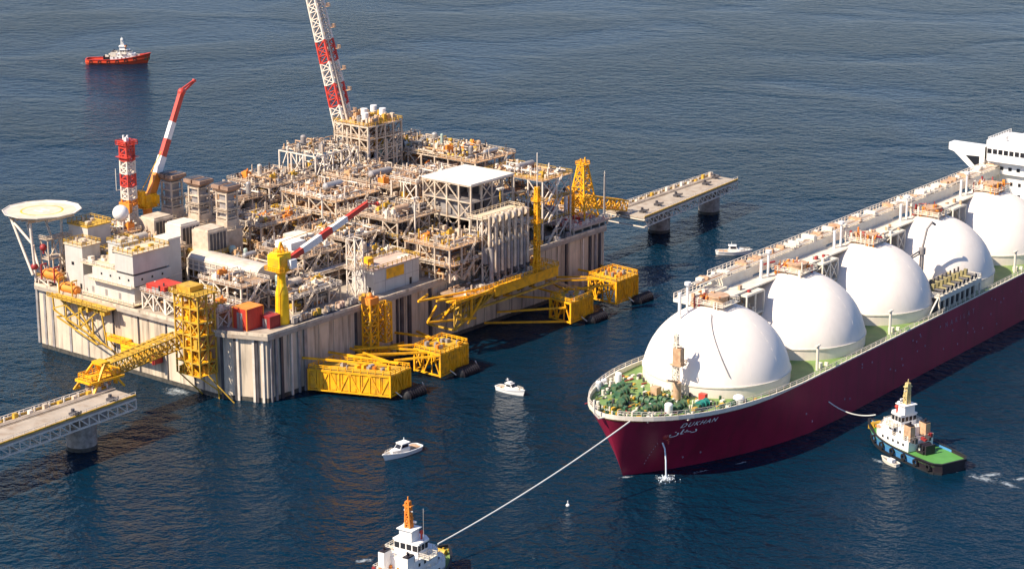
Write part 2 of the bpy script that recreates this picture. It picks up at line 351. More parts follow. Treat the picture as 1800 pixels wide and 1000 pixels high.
# ============================================================ PROCESS MODULES
PC = [steel, steel_w, steel_g, vessel_m, alu, tan, rust_deck, steel_d]
def module(label, name, u0, u1, v0, v1, z0, zs, nx, ny, seed, dm=grate, fmt=steel, topdm=None, railm=None, density=1.0, nves=3, npipe=8, cat='process module', top_stuff=True, brace=True, open_top=False, accents=(ochre, rust_deck)):
    rr = random.Random(seed)
    w, d = u1-u0, v1-v0
    t = pth(name, label, cat, u0, v0, z0, group='process modules on the platform deck' if cat == 'process module' else None)
    Z = [z-z0 for z in zs]
    m = MB(); m.frame(0, w, 0, d, 0, Z, nx, ny, .45, .28, brace, seed); m.build('steel_frame', fmt, t)
    for i, z in enumerate(Z):
        last = i == len(Z)-1
        if last and open_top: continue
        m = MB()
        mt = (topdm or dm) if last else rr.choice((dm, dm, grate_g))
        x0 = -.4; x1 = w+.4; y0 = -.4; y1 = d+.4
        # plate split in a few bays with an opening
        nb = max(2, nx*2); gaps = [q for q in range(nb) if rr.random() < .3] if not (last and topdm) else []
        for b in range(nb):
            xa = x0+(x1-x0)*b/nb; xb = x0+(x1-x0)*(b+1)/nb
            if b in gaps: q0 = rr.uniform(.15, .4); m.box(xa, xb-.05, y0, y0+(y1-y0)*q0, z-.1, z+.06); m.box(xa, xb-.05, y1-(y1-y0)*.3, y1, z-.1, z+.06)
            else: m.box(xa, xb-.05, y0, y1, z-.1, z+.06)
        dk = m.build('deck_grating', mt, t)
        m = MB(); m.rail([(x0, y0, z), (x1, y0, z), (x1, y1, z), (x0, y1, z)], 1.2, .16, 2.2, closed=True)
        m.build('handrail', railm or rr.choice((steel_w, steel, ochre, steel)), dk)
    lv = [0]+Z
    # vessels
    for k in range(nves):
        li = rr.randrange(len(lv)-(0 if top_stuff else 1)); zb = lv[li]; room = (lv[li+1]-zb) if li+1 < len(lv) else 6
        r = min(rr.uniform(.6, 1.35), room*.3); m = MB()
        mt = rr.choice((vessel_m, alu, steel, cyan_p, tan, steel_g))
        if rr.random() < .62:
            L = min(rr.uniform(5, 10), w*.6) ; x = rr.uniform(1+r, max(1.1+r, w-L-1-r)); y = rr.uniform(1.5, d-1.5)
            m.capsule((x, y, zb+r+.9), (x+L, y, zb+r+.9), r, 12)
            for q in (.2, .8): m.box(x+L*q-.25, x+L*q+.25, y-r*.8, y+r*.8, zb+.06, zb+r*.6+.6)
        else:
            x = rr.uniform(2, w-2); y = rr.uniform(1.5, d-1.5); h = min(room*.9, rr.uniform(4, 7)) if li+1 < len(lv) else rr.uniform(3, 5)
            m.capsule((x, y, zb+.8+r*.5), (x, y, zb+h), r*.9, 12); m.cone((x, y, zb), (x, y, zb+.9), r*.8, r*.9, 10)
        m.build('vessel', mt, t)
    # long pipes
    for k in range(int(npipe*density*1.7)):
        li = rr.randrange(len(lv)); zb = lv[li]
        r = rr.uniform(.16, .42); m = MB(); z = zb+rr.uniform(.4, 3.2)
        if li == len(lv)-1: z = zb+rr.uniform(.3, 1.3)
        if rr.random() < .6:
            y = rr.uniform(.3, d-.3); xa = rr.uniform(0, w*.35); xb = rr.uniform(w*.6, w)
            pts = [(xa, y, max(zb+.1, z-rr.uniform(1, 2.5))), (xa, y, z), (xb, y, z), (xb, y+rr.uniform(-2, 2), z)]
        else:
            x = rr.uniform(.3, w-.3); ya = rr.uniform(0, d*.35); yb = rr.uniform(d*.6, d)
            pts = [(x, ya, max(zb+.1, z-rr.uniform(1, 2.5))), (x, ya, z), (x, yb, z), (x+rr.uniform(-2, 2), yb, z)]
        m.path(pts, r); m.build('pipe', rr.choice(PC), t)
    # equipment boxes
    for k in range(int(w*d/28*density)+3):
        li = rr.randrange(len(lv)); zb = lv[li]
        a = rr.uniform(1.2, 3.5); b = rr.uniform(1, 2.5); c = rr.uniform(1, 2.4); x = rr.uniform(.5, w-a-.5); y = rr.uniform(.5, d-b-.5)
        m = MB(); m.box(x, x+a, y, y+b, zb+.06, zb+c); m.box(x+.2, x+a*.5, y+.2, y+b*.6, zb+c, zb+c+.5); m.cone((x+a*.75, y+b/2, zb+c), (x+a*.75, y+b/2, zb+c+.9), .3, .25, 8)
        m.build('equipment_skid', rr.choice((steel_w, steel_g, ochre, orange, steel, alu, accents[0], accents[1])), t)
    # fine pipework per level
    for li, zb in enumerate(lv):
        m = MB(); top = li == len(lv)-1
        for k in range(int(w*d/(3.2 if top else 7)*density)):
            x = rr.uniform(.2, w-.2); y = rr.uniform(.2, d-.2); hh = rr.choice((rr.uniform(.6, 2), rr.uniform(1.4, 3.6))) if top else rr.uniform(1, min(4.5, lv[li+1]-zb))
            q = rr.random(); mi = rr.choice((0, 0, 1, 2, 3))
            if q < .35: m.tube((x, y, zb), (x, y, zb+hh), rr.uniform(.1, .3), 6, mi)
            elif q < .65:
                L = rr.uniform(1.5, 5); ax = rr.random() < .5
                x2, y2 = (min(w, x+L), y) if ax else (x, min(d, y+L))
                m.tube((x, y, zb+hh*.7), (x2, y2, zb+hh*.7), rr.uniform(.1, .28), 6, mi)
                m.tube((x2, y2, zb), (x2, y2, zb+hh*.7), .14, 5, mi)
            elif q < .85:
                c = rr.uniform(.3, .9); m.box(x-c, x+c*.6, y-c*.5, y+c*.5, zb+.06, zb+hh*.6, mi)
            else:
                m.ball((x, y, zb+hh*.6), rr.uniform(.35, .7), 8, 5, mi); m.tube((x, y, zb), (x, y, zb+hh*.6), .15, 5, mi)
        m.build('pipework', [rr.choice((steel, steel_w)), rr.choice((steel_g, steel_d)), rr.choice((steel, rust_deck)), rr.choice((ochre, steel_d, tan))], t)['kind'] = 'stuff'
    # a stair flight
    x = rr.uniform(1, w*.5); m = MB()
    for i in range(len(lv)-1):
        y = -.9; za, zb = lv[i], lv[i+1]
        m.bar((x, y, za), (x+(zb-za)*1.0, y, zb), .8, .25); m.rail([(x, y-.4, za), (x+(zb-za), y-.4, zb)], 1, .12, 1.5)
    m.build('stair', fmt, t)
    return t
mod = module
mod('grey low pipe module with curved headers between the yellow crane and the long shed', 'pipe_module', 46, 62, 24, 44, HZ, [25, 30], 3, 3, 11, density=1.3, nves=4, npipe=12)
mod('crowded two deck pipe module beside the red and white crane boom tip', 'pipe_module', 64, 80, 22, 44, HZ, [26, 32], 3, 3, 12, density=1.3, nves=4, npipe=12)
mod('three deck steel module with grey gratings in front of the white canopy', 'process_module', 82, 102, 18, 42, HZ, [25, 30, 35], 4, 4, 13, density=1.1, nves=4, npipe=12)
mod('ochre decked process module in the middle of the platform', 'process_module', 84, 104, 46, 70, HZ, [26, 32, 37], 4, 4, 14, dm=rust_deck, density=1.0, nves=5, npipe=10)
mod('tan pump module with ochre platforms behind the brown pipe rack', 'process_module', 59, 81, 55, 70, HZ, [26, 32], 4, 3, 15, dm=rust_deck, density=1.2, nves=5, npipe=10, accents=(orange, ochre))
mod('pale steel module stepping up at the rear edge beside the exhaust stacks', 'process_module', 62, 80, 74, 92, HZ, [26, 32, 36], 3, 3, 16, density=1, nves=4, npipe=10)
mod('long pale lattice module along the rear edge left of the flare tower', 'process_module', 82, 103, 74, 93, HZ, [27, 33, 38], 4, 3, 17, fmt=steel_w, density=1, nves=4, npipe=12)
mod('outward leaning white lattice module at rear edge left of the flare boom', 'process_module', 106, 127, 76, 93, HZ, [28, 36, 44], 5, 3, 18, fmt=steel_w, density=.9, nves=3, npipe=10, open_top=True)
mod('cooler bank module covered in rusty pipework right of the flare tower', 'process_module', 149, 170, 42, 91, HZ, [27, 33, 39], 4, 8, 19, dm=rust_deck, density=1.3, nves=8, npipe=22, accents=(orange, white))
mod('crowded module behind the white canopy with grey vessels', 'process_module', 106, 129, 42, 72, HZ, [26, 33, 38], 4, 5, 20, density=1, nves=6, npipe=14)
mod('narrow brown pipework module between the canopy and the cooler bank', 'process_module', 134, 147, 30, 70, HZ, [27, 34], 3, 6, 21, dm=rust_deck, density=1.1, nves=5, npipe=14)
mod('small metering module with rusty roof deck left of the loading arms', 'metering_module', 80, 97, -5, 13, HZ, [25, 30.5], 3, 3, 22, dm=rust_deck, topdm=rust_deck, density=1.2, nves=3, npipe=10, accents=(orange, ochre))
mod('low grey manifold module behind the white control building', 'pipe_module', 62, 79, 13, 21, HZ, [24, 27], 3, 2, 23, density=1.3, nves=3, npipe=10)
mod('low grey exchanger module between the yellow crane and control building', 'pipe_module', 26, 46, 9, 22, HZ, [24.5], 4, 2, 24, density=1.5, nves=6, npipe=12, dm=grate_g)
mod('grey grated equipment frame left of the yellow crane pedestal', 'equipment_frame', 15, 26, 19, 36, HZ, [24, 28.5], 2, 3, 25, dm=grate_g, topdm=grate, fmt=steel_w, density=.7, nves=2, npipe=5, top_stuff=False)
mod('dark lower pump module between the long shed and accommodation block', 'pipe_module', 22, 44, 58, 66, HZ, [25], 4, 2, 26, dm=grate_g, density=1.0, nves=3, npipe=8)
mod('small module with grey gratings behind the exchanger frames', 'pipe_module', 38, 45, 24, 52, HZ, [24, 27], 2, 5, 27, dm=grate, density=1.0, nves=3, npipe=8)
mod('white framed skid with ochre roof under the yellow stair tower', 'equipment_frame', 2, 14, 24, 37, HZ, [25], 2, 2, 28, dm=rust_deck, topdm=acc_roof, fmt=steel_w, density=.9, nves=1, npipe=4, top_stuff=False)
mod('white framed open skid at the front corner beside the red container', 'equipment_frame', 2, 11, 15.5, 22, HZ, [24.6], 2, 1, 29, dm=rust_deck, topdm=rust_deck, fmt=steel_w, density=.9, nves=1, npipe=3, top_stuff=False)
mod('pipe skid with green valves at the end of the pinkish deck', 'pipe_module', 137, 147, 14, 28, HZ, [27], 2, 2, 31, density=1.2, nves=2, npipe=6)
# brown-roofed module right of canopy
mod('module with brown roof deck and white cross braces right of the canopy', 'process_module', 135, 150, 2, 26, HZ, [27, 34, 41], 2, 4, 30, dm=rust_deck, topdm=rust_deck, fmt=steel_w, railm=ochre, density=.9, nves=3, npipe=8)

# canopy with white roof
t = pth('canopy_building', 'open steel building with large flat white roof and cross bracing', 'building', 107, 9, HZ)
m = MB(); m.frame(0, 21, 0, 20, 0, [7, 12.5, 18, 23.4], 4, 4, .5, .32, True, 5); m.build('steel_frame', steel, t)
m = MB(); m.box(-.4, 21.4, -.4, 20.4, 23.42, 24.0); m.build('roof', roofw, t)
m = MB()
for z in (7, 12.5, 18): m.np(); m.box(0, 21, 0, 20, z-.1, z+.1)
m.build('floor_plate', grate_g, t)
rr = random.Random(8)
for k in range(5):
    m = MB(); x = 1.5+k*4; m.box(x, x+3.2, 2.5, 18, 12.7, 16.8); m.box(x+.6, x+2.6, 4, 16, 16.8, 17.6); m.build('shade_infill_casing', rr.choice((steel_g, steel_d)), t)  # compressor-like casings in dark colours, added to make the canopy interior read as shaded
for k in range(7):
    m = MB(); x = rr.uniform(0, 17); y = rr.uniform(1, 15); z = rr.choice((.1, 7.1, 18.1)); m.box(x, x+3.5, y, y+4, z, z+4.2); m.build('shade_infill_box', rr.choice((steel_d, steel_g)), t)  # invented dark boxes, stand in for the shade under the roof
for k in range(14):
    m = MB(); y = rr.uniform(1, 26); z = rr.choice((2, 3.5, 8.5, 10)); y = min(y, 19.5); m.path([(-.5, y, z), (20.5, y, z), (20.5, y, z+3)], rr.uniform(.25, .5)); m.build('pipe', rr.choice(PC), t)
for k in range(3):
    m = MB(); x = 2+k*6; m.capsule((x, 1.6, 9.3), (x+4, 1.6, 9.3), 1.2); m.build('vessel', vessel_m, t)
# lower rusty annex roof at the left of canopy
mod('pale lattice annex with brown beams left of the white canopy roof', 'process_module', 105, 128.5, 30.2, 41, HZ, [28, 35, 41.5], 5, 2, 33, dm=rust_deck, fmt=steel_w, density=.8, nves=2, npipe=5)
# raised pinkish deck at the far right end
t = pth('raised_deck', 'raised pinkish laydown deck at the right end of the platform', 'deck', 150.4, .8, HZ)
m = MB(); m.box(0, 19.9, 0, 38, 1.6, 2.2); m.build('deck_plate', pink_deck, t)
m = MB(); m.frame(.4, 19.4, .4, 37.6, 0, [1.58], 4, 6, .5, .3, False, 3); m.build('steel_frame', steel, t)
m = MB(); m.rail([(0, 0, 2.2), (19.8, 0, 2.2), (19.8, 38, 2.2), (0, 38, 2.2)], 1.2, .16, 2.4, closed=True); m.build('handrail', steel_w, t)
m = MB()
for k in range(44):
    x = rr.uniform(0, 18); y = rr.uniform(-1.5, 0); m.np(); m.box(x, x+rr.uniform(.4, 1.4), .1+y*5+8, .9+y*5+8, 2.2, 2.2+rr.uniform(.5, 1.4), rr.randrange(3))
m.build('deck_fitting', [steel_w, red, steel_g], t)

# flare support tower
def scaffold_tower():
    t = pth('flare_support_tower', 'tall dense scaffold tower carrying the flare boom, white vents on top', 'tower', 130, 74, HZ)
    w, d = 17, 15.6; zs = [4.5, 9, 13.5, 18, 22, 26, 30.4]
    m = MB(); m.frame(0, w, 0, d, 0, zs, 4, 4, .6, .35, True, 77); m.build('steel_frame', steel, t)
    for i, z in enumerate(zs):
        m = MB(); m.box(.3, w-.3, .3, d-.3, z-.1, z+.06); m.build('deck_grating', rust_deck if i > 3 else grate_g, t)
        m = MB(); m.rail([(-.3, -.3, z), (w+.3, -.3, z), (w+.3, d+.3, z), (-.3, d+.3, z)], 1.2, .17, 2, closed=True); m.build('handrail', ochre if i == 6 else steel, t)
    rr = random.Random(5)
    for k in range(34):
        m = MB(); x = rr.choice((rr.uniform(-.2, .4), rr.uniform(.5, w-.5))); y = rr.choice((.0, rr.uniform(1, d-1), rr.uniform(1, d-1))); r = rr.uniform(.25, .6)
        m.tube((x, y, 0), (x, y, rr.uniform(18, 29)), r, 8); m.build('riser_pipe', rr.choice((steel_w, steel, alu, steel_g)), t)
    for k in range(16):
        m = MB(); x = rr.uniform(1, w-6); y = rr.uniform(2, d-2); z = rr.choice(zs[:5])+1.8; m.capsule((x, y, z), (x+5, y, z), 1.3); m.build('vessel', rr.choice((vessel_m, alu, cyan_p)), t)
    for k in range(22):
        m = MB(); x = rr.uniform(.5, w-5); y = rr.uniform(.5, d-4); z = rr.choice([0]+zs[:-1]); m.box(x, x+rr.uniform(1.5, 4), y, y+rr.uniform(1.5, 3.5), z+.06, z+rr.uniform(1.8, 3.4)); m.build('equipment_skid', rr.choice((steel_g, steel_d, tan, ochre, dred)), t)
    for x, y in ((3, 4), (8.5, 9.5), (13, 5), (15, 11)):
        m = MB(); m.tube((x, y, 30.4), (x, y, 32.2), .8, 10); m.tube((x, y, 32.2), (x, y, 34.4), 1.2, 12); m.build('vent_drum', white, t)
    m = MB()
    for k in range(60):
        x = rr.uniform(.3, w-.5); y = rr.uniform(.3, d-.5); m.box(x, x+rr.uniform(.4, 1.6), y, y+rr.uniform(.4, 1.4), 30.46, 30.4+rr.uniform(.8, 3), rr.randrange(4))
    m.build('pipework', [steel, ochre, steel_g, rust_deck], t)['kind'] = 'stuff'
    m = MB()
    for z in [0]+zs[:-1]:
        for k in range(46):
            x = rr.uniform(0, w); y = rr.uniform(0, d); L = rr.uniform(1, 4)
            m.tube((x, y, z+rr.uniform(.5, 4)), (min(w, x+L), y, z+rr.uniform(.5, 4)), rr.uniform(.12, .3), 6, rr.randrange(3))
    m.build('pipe_bundle', [steel, tan, steel_g], t)['kind'] = 'stuff'
scaffold_tower()
t = pth('flare_boom', 'long red and white lattice flare boom rising out of the picture', 'flare boom', 134, 86, 46)
m = MB()
def fb(i): return 1 if i in (7, 8, 9, 13, 14, 15) else 0
m.truss((0, 0, -8), (7.5, 33, 79), 4.9, 3.3, 36, .6, .3, fb, (1, 0, 0)); m.build('lattice', [steel_w, red], t)
m = MB()
for i in (3, 6, 9, 12, 15, 18):
    m.np(); f = i/34; c = Vector((7.5*f+2.4-.4*f, 33*f-1, 79*f)); m.box(c.x, c.x+1.5, c.y-.8, c.y+.8, c.z, c.z+.15); m.rail([(c.x, c.y-.8, c.z), (c.x+1.5, c.y-.8, c.z), (c.x+1.5, c.y+.8, c.z)], 1.2, .15, 1)
m.build('rest_platform', tan, t)
m = MB(); m.path([(0, 0, -12), (0, 0, 0), (7.2, 32.5, 78)], .55); m.path([(1.2, 0, -12), (1.2, 0, 0), (7.8, 32.5, 78)], .3); m.build('flare_pipe', steel, t)

# exhaust stacks
for k, (u, v, lb) in enumerate(((50, 85.5, 'rust topped square exhaust stack, leftmost of the three'), (50, 73, 'rust topped square exhaust stack, middle of the three'), (50, 60.5, 'rust topped square exhaust stack, right of the three'))):
    t = pth('exhaust_stack', lb, 'exhaust stack', u, v, HZ, group='turbine exhaust stacks')
    m = MB(); m.box(-3.4, 3.4, -3, 3, 0, 13); m.box(-2.6, 2.6, -2.5, 2.5, 13, 16); m.build('housing', steel, t)
    m = MB(); m.box(-1.6, 1.6, -1.6, 1.6, 16, 25); m.build('duct', steel_g, t)
    m = MB()
    for z in (16.4, 19, 21.6, 24): m.box(-2.35, 2.35, -2.35, 2.35, z, z+.4)
    for x in (-2.2, 2.2):
        for y in (-2.2, 2.2): m.box(x-.25, x+.25, y-.25, y+.25, 16, 24.6)
    m.build('stiffener_frame', steel, t)
    m = MB(); m.prism([(-2.2, -2.2), (2.2, -2.2), (2.2, 2.2), (-2.2, 2.2)], 24.8, 25.8, 0, [(-3, -3.4), (3, -3.4), (3, 3.4), (-3, 3.4)]); m.box(-3, 3, .35, 3.7, 25.8, 26.9); m.box(-3, 3, -3.7, -.35, 25.8, 26.9); m.build('stack_cap', mat('rusty_cap', (.30, .19, .13), .7, var=.3), t)
    m = MB()
    for q in (-2, 2): m.np(); m.box(-2.3, 2.3, q-1.1, q+1.1, 26.9, 27.05)
    m.build('outlet', steel_d, t)
    m = MB(); m.box(-3.9, 3.9, -3.6, 3.6, 13, 13.15); m.rail([(-3.9, -3.6, 13.1), (3.9, -3.6, 13.1), (3.9, 3.6, 13.1), (-3.9, 3.6, 13.1)], 1.2, .16, 2, closed=True); m.rail([(-2.9, -2.9, 18.5), (2.9, -2.9, 18.5), (2.9, 2.9, 18.5), (-2.9, 2.9, 18.5)], 1.2, .16, 2, closed=True); m.box(-2.9, 2.9, -2.9, 2.9, 18.4, 18.52); m.build('walkway', steel, t)
    m = MB(); 
    for q in range(4): m.np(); m.box(-3.46, -3.4, -2.4+q*1.3, -1.6+q*1.3, 7, 11)
    m.build('louvre', steel_g, t)
# turbine enclosures
for k, (v, lb, mt) in enumerate(((79, 'brownish air intake housing with louvred side nearest the radome', steel), (67, 'pale air intake housing with dark louvres, middle one', steel_w), (55, 'air intake housing with yellow edged frame behind the lift tower', steel))):
    t = pth('air_intake_housing', lb, 'machinery housing', 33, v, HZ, group='turbine air intake housings')
    m = MB(); m.box(0, 8, -3.5, 3.5, 9, 16.2); m.box(.5, 7.5, -3, 3, 16.2, 16.7); m.build('casing', mt, t)
    m = MB(); m.frame(.2, 7.8, -3.3, 3.3, 0, [5, 9], 2, 2, .45, .3, True, k); m.build('support_frame', steel, t)
    m = MB(); 
    for q in range(5): m.np(); m.box(.9+q*1.4, 1.9+q*1.4, -3.62, -3.5, 10, 15.4)
    m.build('louvre', steel_d, t)
    m = MB(); m.capsule((1, 0, 2.2), (7, 0, 2.2), 1.7); m.build('turbine_case', vessel_m, t)
    m = MB(); m.box(-1.2, 9.2, -4.4, 4.4, 8.85, 8.98); m.rail([(-1.2, -4.4, 9), (9.2, -4.4, 9), (9.2, 4.4, 9), (-1.2, 4.4, 9)], 1.2, .15, 2.2, closed=True); m.build('walkway', ochre if k == 2 else steel, t)

# brown pipe racks running along the deck
def rack(label, u0, u1, v, w, z, n, mt, cols, seed):
    rr = random.Random(seed); t = pth('pipe_rack', label, 'pipe rack', u0, v, HZ, group='pipe racks on the platform deck'); L = u1-u0; h = z-HZ
    m = MB(); k = int(L/6)
    for i in range(k+1):
        x = L*i/k
        for y in (0, w): m.box(x-.2, x+.2, y-.2, y+.2, 0, h)
        for q in (h, h-2.6): m.box(x-.18, x+.18, 0, w, q-.4, q-.05)
    for y in (0, w):
        m.box(0, L, y-.16, y+.16, h-.45, h-.08)
    m.build('rack_frame', mt, t)
    for i in range(n):
        y = .5+(w-1)*i/(n-1); r = rr.uniform(.2, min(.5, w/n*.42))
        m = MB(); m.path([(rr.uniform(0, 3), y, h-2), (rr.uniform(0, 3)*0+1, y, h+r), (L-1, y, h+r), (L-1, y, h-2)], r)
        m.build('pipe', rr.choice(cols), t)
        if i % 2: m = MB(); m.path([(1, y, h-2.6+r), (L-1, y, h-2.6+r)], r); m.build('pipe', rr.choice(cols), t)
rack('brown pipe rack running to the centre modules behind the sheds', 46, 82, 47, 5, 26, 7, tan, (tan, rust_deck, steel, steel), 1)
rack('grey pipe rack running beside the control building', 44, 78, 20.5, 3.2, 25, 6, steel, (steel, steel_w, alu, tan), 2)
rack('long grey pipe rack behind the yellow crane', 14, 46, 39, 3, 24, 5, steel, (steel, alu, steel_g), 3)
rack('short pale pipe rack in front of the canopy', 100, 134, 3, 4.5, 28.5, 7, steel, (steel, alu, steel_g), 4)

# arched long shed
t = pth('arched_shed', 'long grey shed with rounded roof and gridded side behind the yellow crane', 'shed', 28.5, 26, HZ)
m = MB(); n = 10; prof = [(0, 5.5)]+[(4-4*cos(pi*i/n), 8.2+2.4*sin(pi*i/n)) for i in range(n+1)]+[(8, 5.5)]
for j in range(len(prof)-1):
    a, b = prof[j], prof[j+1]; m.add([(a[0], 0, a[1]), (b[0], 0, b[1]), (b[0], 30, b[1]), (a[0], 30, a[1])], [(0, 1, 2, 3)], 0, True)
m.add([(p[0], 0, p[1]) for p in prof], [tuple(range(len(prof)))]); m.add([(p[0], 30, p[1]) for p in prof], [tuple(range(len(prof)))])
m.build('roof_shell', vessel_m, t)
m = MB()
for j in range(13):
    y = j*2.5; m.box(-.22, 0, y-.12, y+.12, 3, 8.6)
for z in (3, 5.5, 7, 8.5): m.box(-.25, -.02, 0, 30, z-.12, z+.12)
for y in (0, 10, 20, 30):
    for x in (0, 8): m.box(x-.3, x+.3, y-.3, y+.3, 0, 5.5)
for x in (.3, 7.7): m.box(x-.2, x+.2, .3, 29.7, 5, 5.45)
m.build('side_frame', steel_w, t)
m = MB()
for j in range(12): m.box(-.06, -.01, j*2.5+.5, j*2.5+2, 5.8, 7.6)
m.build('side_panel', steel_g, t)

# accommodation block
t = pth('accommodation_block', 'stepped pale accommodation block with sand coloured roofs', 'building', 2.5, 51, HZ)
def cube_part(name, b, mt, par=None, edge=None):
    m = MB(); m.box(*b); o = m.build(name, mt, par)
    return o
W1 = cube_part('lower_storey', (0, 14, 0, 22.5, .8, 5.6), acc_m, t)
MS = cube_part('middle_storey', (-.4, 14.4, -.4, 18, 6.0, 9.2), acc_m, t)
cube_part('upper_storey', (-.6, 13.4, -.6, 7.4, 9.9, 15.6), acc_m, t)
cube_part('storey_gap', (-.1, 13, 0, 18, 5.6, 6), steel_d, t); cube_part('storey_gap', (-.2, 13, 0, 7.2, 9.2, 9.9), steel_d, t)
cube_part('upper_roof', (-1, 13.8, -1, 7.8, 15.6, 15.95), acc_roof, t)
cube_part('terrace_roof', (.2, 14.2, 7.8, 24, 9.2, 9.5), acc_roof, t)
m = MB(); m.rail([(-.8, -.8, 15.95), (13.6, -.8, 15.95), (13.6, 7.6, 15.95), (-.8, 7.6, 15.95)], 1.1, .15, 2.2, closed=True); m.build('handrail', ochre, t)
m = MB(); m.rail([(.3, 24, 9.5), (.3, 7.9, 9.5)], 1.1, .15, 2.2); m.rail([(-2, 18, 6), (-2, -1, 6)], 1.1, .15, 2.2); m.rail([(-2.2, 23, .8), (-2.2, -1.8, .8), (14, -1.8, .8)], 1.1, .15, 2.2); m.build('handrail', steel_w, t)
m = MB(); m.box(-2.1, -.4, -1, 18, 5.75, 5.95); m.box(-2.4, 0, -2, 22, .6, .78); m.box(0, 14, -2, 0, .6, .78); m.build('gallery', acc_roof, t)
m = MB()
for y in (1.5, 5.5, 9.5, 13.5): m.np(); m.box(-.45, -.4, y, y+.7, 7.4, 8.1)
for x in (2.5, 6.5, 10.5): m.np(); m.box(x, x+.7, -.45, -.4, 7.4, 8.1)
m.build('window', window, MS)
m = MB()
for y in (6, 12, 18): m.np(); m.box(-.05, 0, y, y+1, .8, 3)
m.build('door', steel_g, W1)
m = MB(); rr = random.Random(9)
for k in range(16):
    x = rr.uniform(1, 12); y = rr.uniform(9, 23); m.np(); m.box(x, x+rr.uniform(.6, 2.6), y, y+rr.uniform(.6, 2), 9.5, 9.5+rr.uniform(.6, 2), rr.randrange(3))
for k in range(5):
    x = rr.uniform(1, 11); y = rr.uniform(.5, 6); m.np(); m.box(x, x+1.4, y, y+1, 15.95, 16.6, rr.randrange(2))
m.build('roof_unit', [steel_w, ochre, steel], t)
t = pth('lift_tower', 'tall plain white tower block right of the accommodation roofs', 'building', 17.5, 52.2, HZ)
m = MB(); m.box(0, 5, 0, 6, 0, 16.8); WL = m.build('walls', acc_m, t)
m = MB(); m.box(-.15, 5.15, -.15, 6.15, 16.8, 17.2); m.box(-.05, 5.05, -.05, 6.05, 5.6, 5.95); m.build('roof_trim', cream, t)
m = MB(); m.box(1, 2, -.05, 0, 0, 2.1); m.box(-.05, 0, 2, 3, 0, 2.1); m.build('door', steel_g, WL)
for (u, v, w, d, zb, zt, lb, roof) in ((6.5, 60.5, 6.5, 6, 29.6, 36.2, 'small white roof house on the accommodation terrace', acc_m), (4, 75.5, 7, 8, HZ, 33.5, 'pale block with yellow topped roof nearest the helideck', acc_roof), (14, 69, 10, 10, HZ, 30, 'low brown roofed service block behind the accommodation terrace', acc_roof), (12, 82, 9, 9, HZ, 37, 'ochre roofed stair house between the helideck and radome', ochre)):
    t = pth('service_block', lb, 'building', u, v, zb)
    h = zt-zb
    m = MB(); m.box(0, w, 0, d, 0, h); WL = m.build('walls', acc_m, t)
    m = MB(); m.box(-.3, w+.3, -.3, d+.3, h, h+.35); RF = m.build('roof', roof, t)
    m = MB(); m.rail([(-.2, -.2, h+.35), (w+.2, -.2, h+.35), (w+.2, d+.2, h+.35), (-.2, d+.2, h+.35)], 1.1, .15, 2, closed=True); m.build('handrail', ochre, RF)
    m = MB(); m.np(); m.box(-.04, 0, .8, 1.7, 0, 2.1); m.np(); m.box(-.04, 0, d*.5, d*.5+1.2, h*.55, h*.55+1); m.build('window', window, WL)
    m = MB(); m.np(); m.box(1, 2.6, 1, 2.4, h+.35, h+1.5); m.np(); m.box(w*.6, w*.6+1.3, d*.5, d*.5+1.8, h+.35, h+1.1); m.np(); m.cone((w*.4, d*.7, h+.35), (w*.4, d*.7, h+1.8), .4, .4, 8); m.build('roof_unit', steel, RF)
mod('dark open equipment frame behind the accommodation block', 'equipment_frame', 18, 31, 60, 78, HZ, [26, 31], 2, 3, 41, dm=grate, density=1.2, nves=3, npipe=8)
mod('brownish plant frame behind the radome', 'equipment_frame', 24, 31, 80, 92, HZ, [27, 33], 2, 2, 42, dm=rust_deck, density=1.2, nves=2, npipe=6)

# helideck
t = pth('helideck', 'round pale helideck on white struts at the left corner', 'helideck', 8, 98.3, 39.8)
oct_ = [(10.6*cos(2*pi*(i+.5)/12), 10.6*sin(2*pi*(i+.5)/12)) for i in range(12)]
m = MB(); m.prism(oct_, .4, 1.0); m.build('landing_deck', mat('helideck_paint', (.60, .54, .42), .7, var=.08, stain=(.45, .36, .22), stain_amt=.5, stain_scale=.3), t)
m = MB()
out_ = [(x*1.13, y*1.13) for x, y in oct_]
for i in range(12):
    a, b = oct_[i], oct_[(i+1) % 12]; c, d = out_[(i+1) % 12], out_[i]
    m.add([(a[0], a[1], .95), (b[0], b[1], .95), (c[0], c[1], 1.3), (d[0], d[1], 1.3)], [(0, 1, 2, 3)])
    m.bar((d[0], d[1], 1.3), (c[0], c[1], 1.3), .25); m.bar((a[0], a[1], .8), (d[0], d[1], 1.3), .25)
m.build('safety_net', steel_w, t)
ringm = MB()
for i in range(40):
    a0, a1 = 2*pi*i/40, 2*pi*(i+1)/40
    for r0, r1 in ((6.0, 6.6),): ringm.quad([(r0*cos(a0), r0*sin(a0), 1.006), (r1*cos(a0), r1*sin(a0), 1.006), (r1*cos(a1), r1*sin(a1), 1.006), (r0*cos(a1), r0*sin(a1), 1.006)])
ringm.build('touchdown_circle', yellow_b, t)
hm = MB(); hm.box(-1.6, -1.0, -2, 2, 1.0, 1.012); hm.box(1.0, 1.6, -2, 2, 1.0, 1.012); hm.box(-1, 1, -.3, .3, 1.0, 1.012); hm.build('letter_h', white, t)
m = MB()
for i in range(-4, 5): 
    y = i*2.2; h = math.sqrt(max(0, 10.2**2-y*y)); m.box(-h, h, y-.15, y+.15, -.4, .38)
for y in (-4, 4): m.box(-9, 9, y-.2, y+.2, -1.0, -.42)
m.build('girders', steel, t)
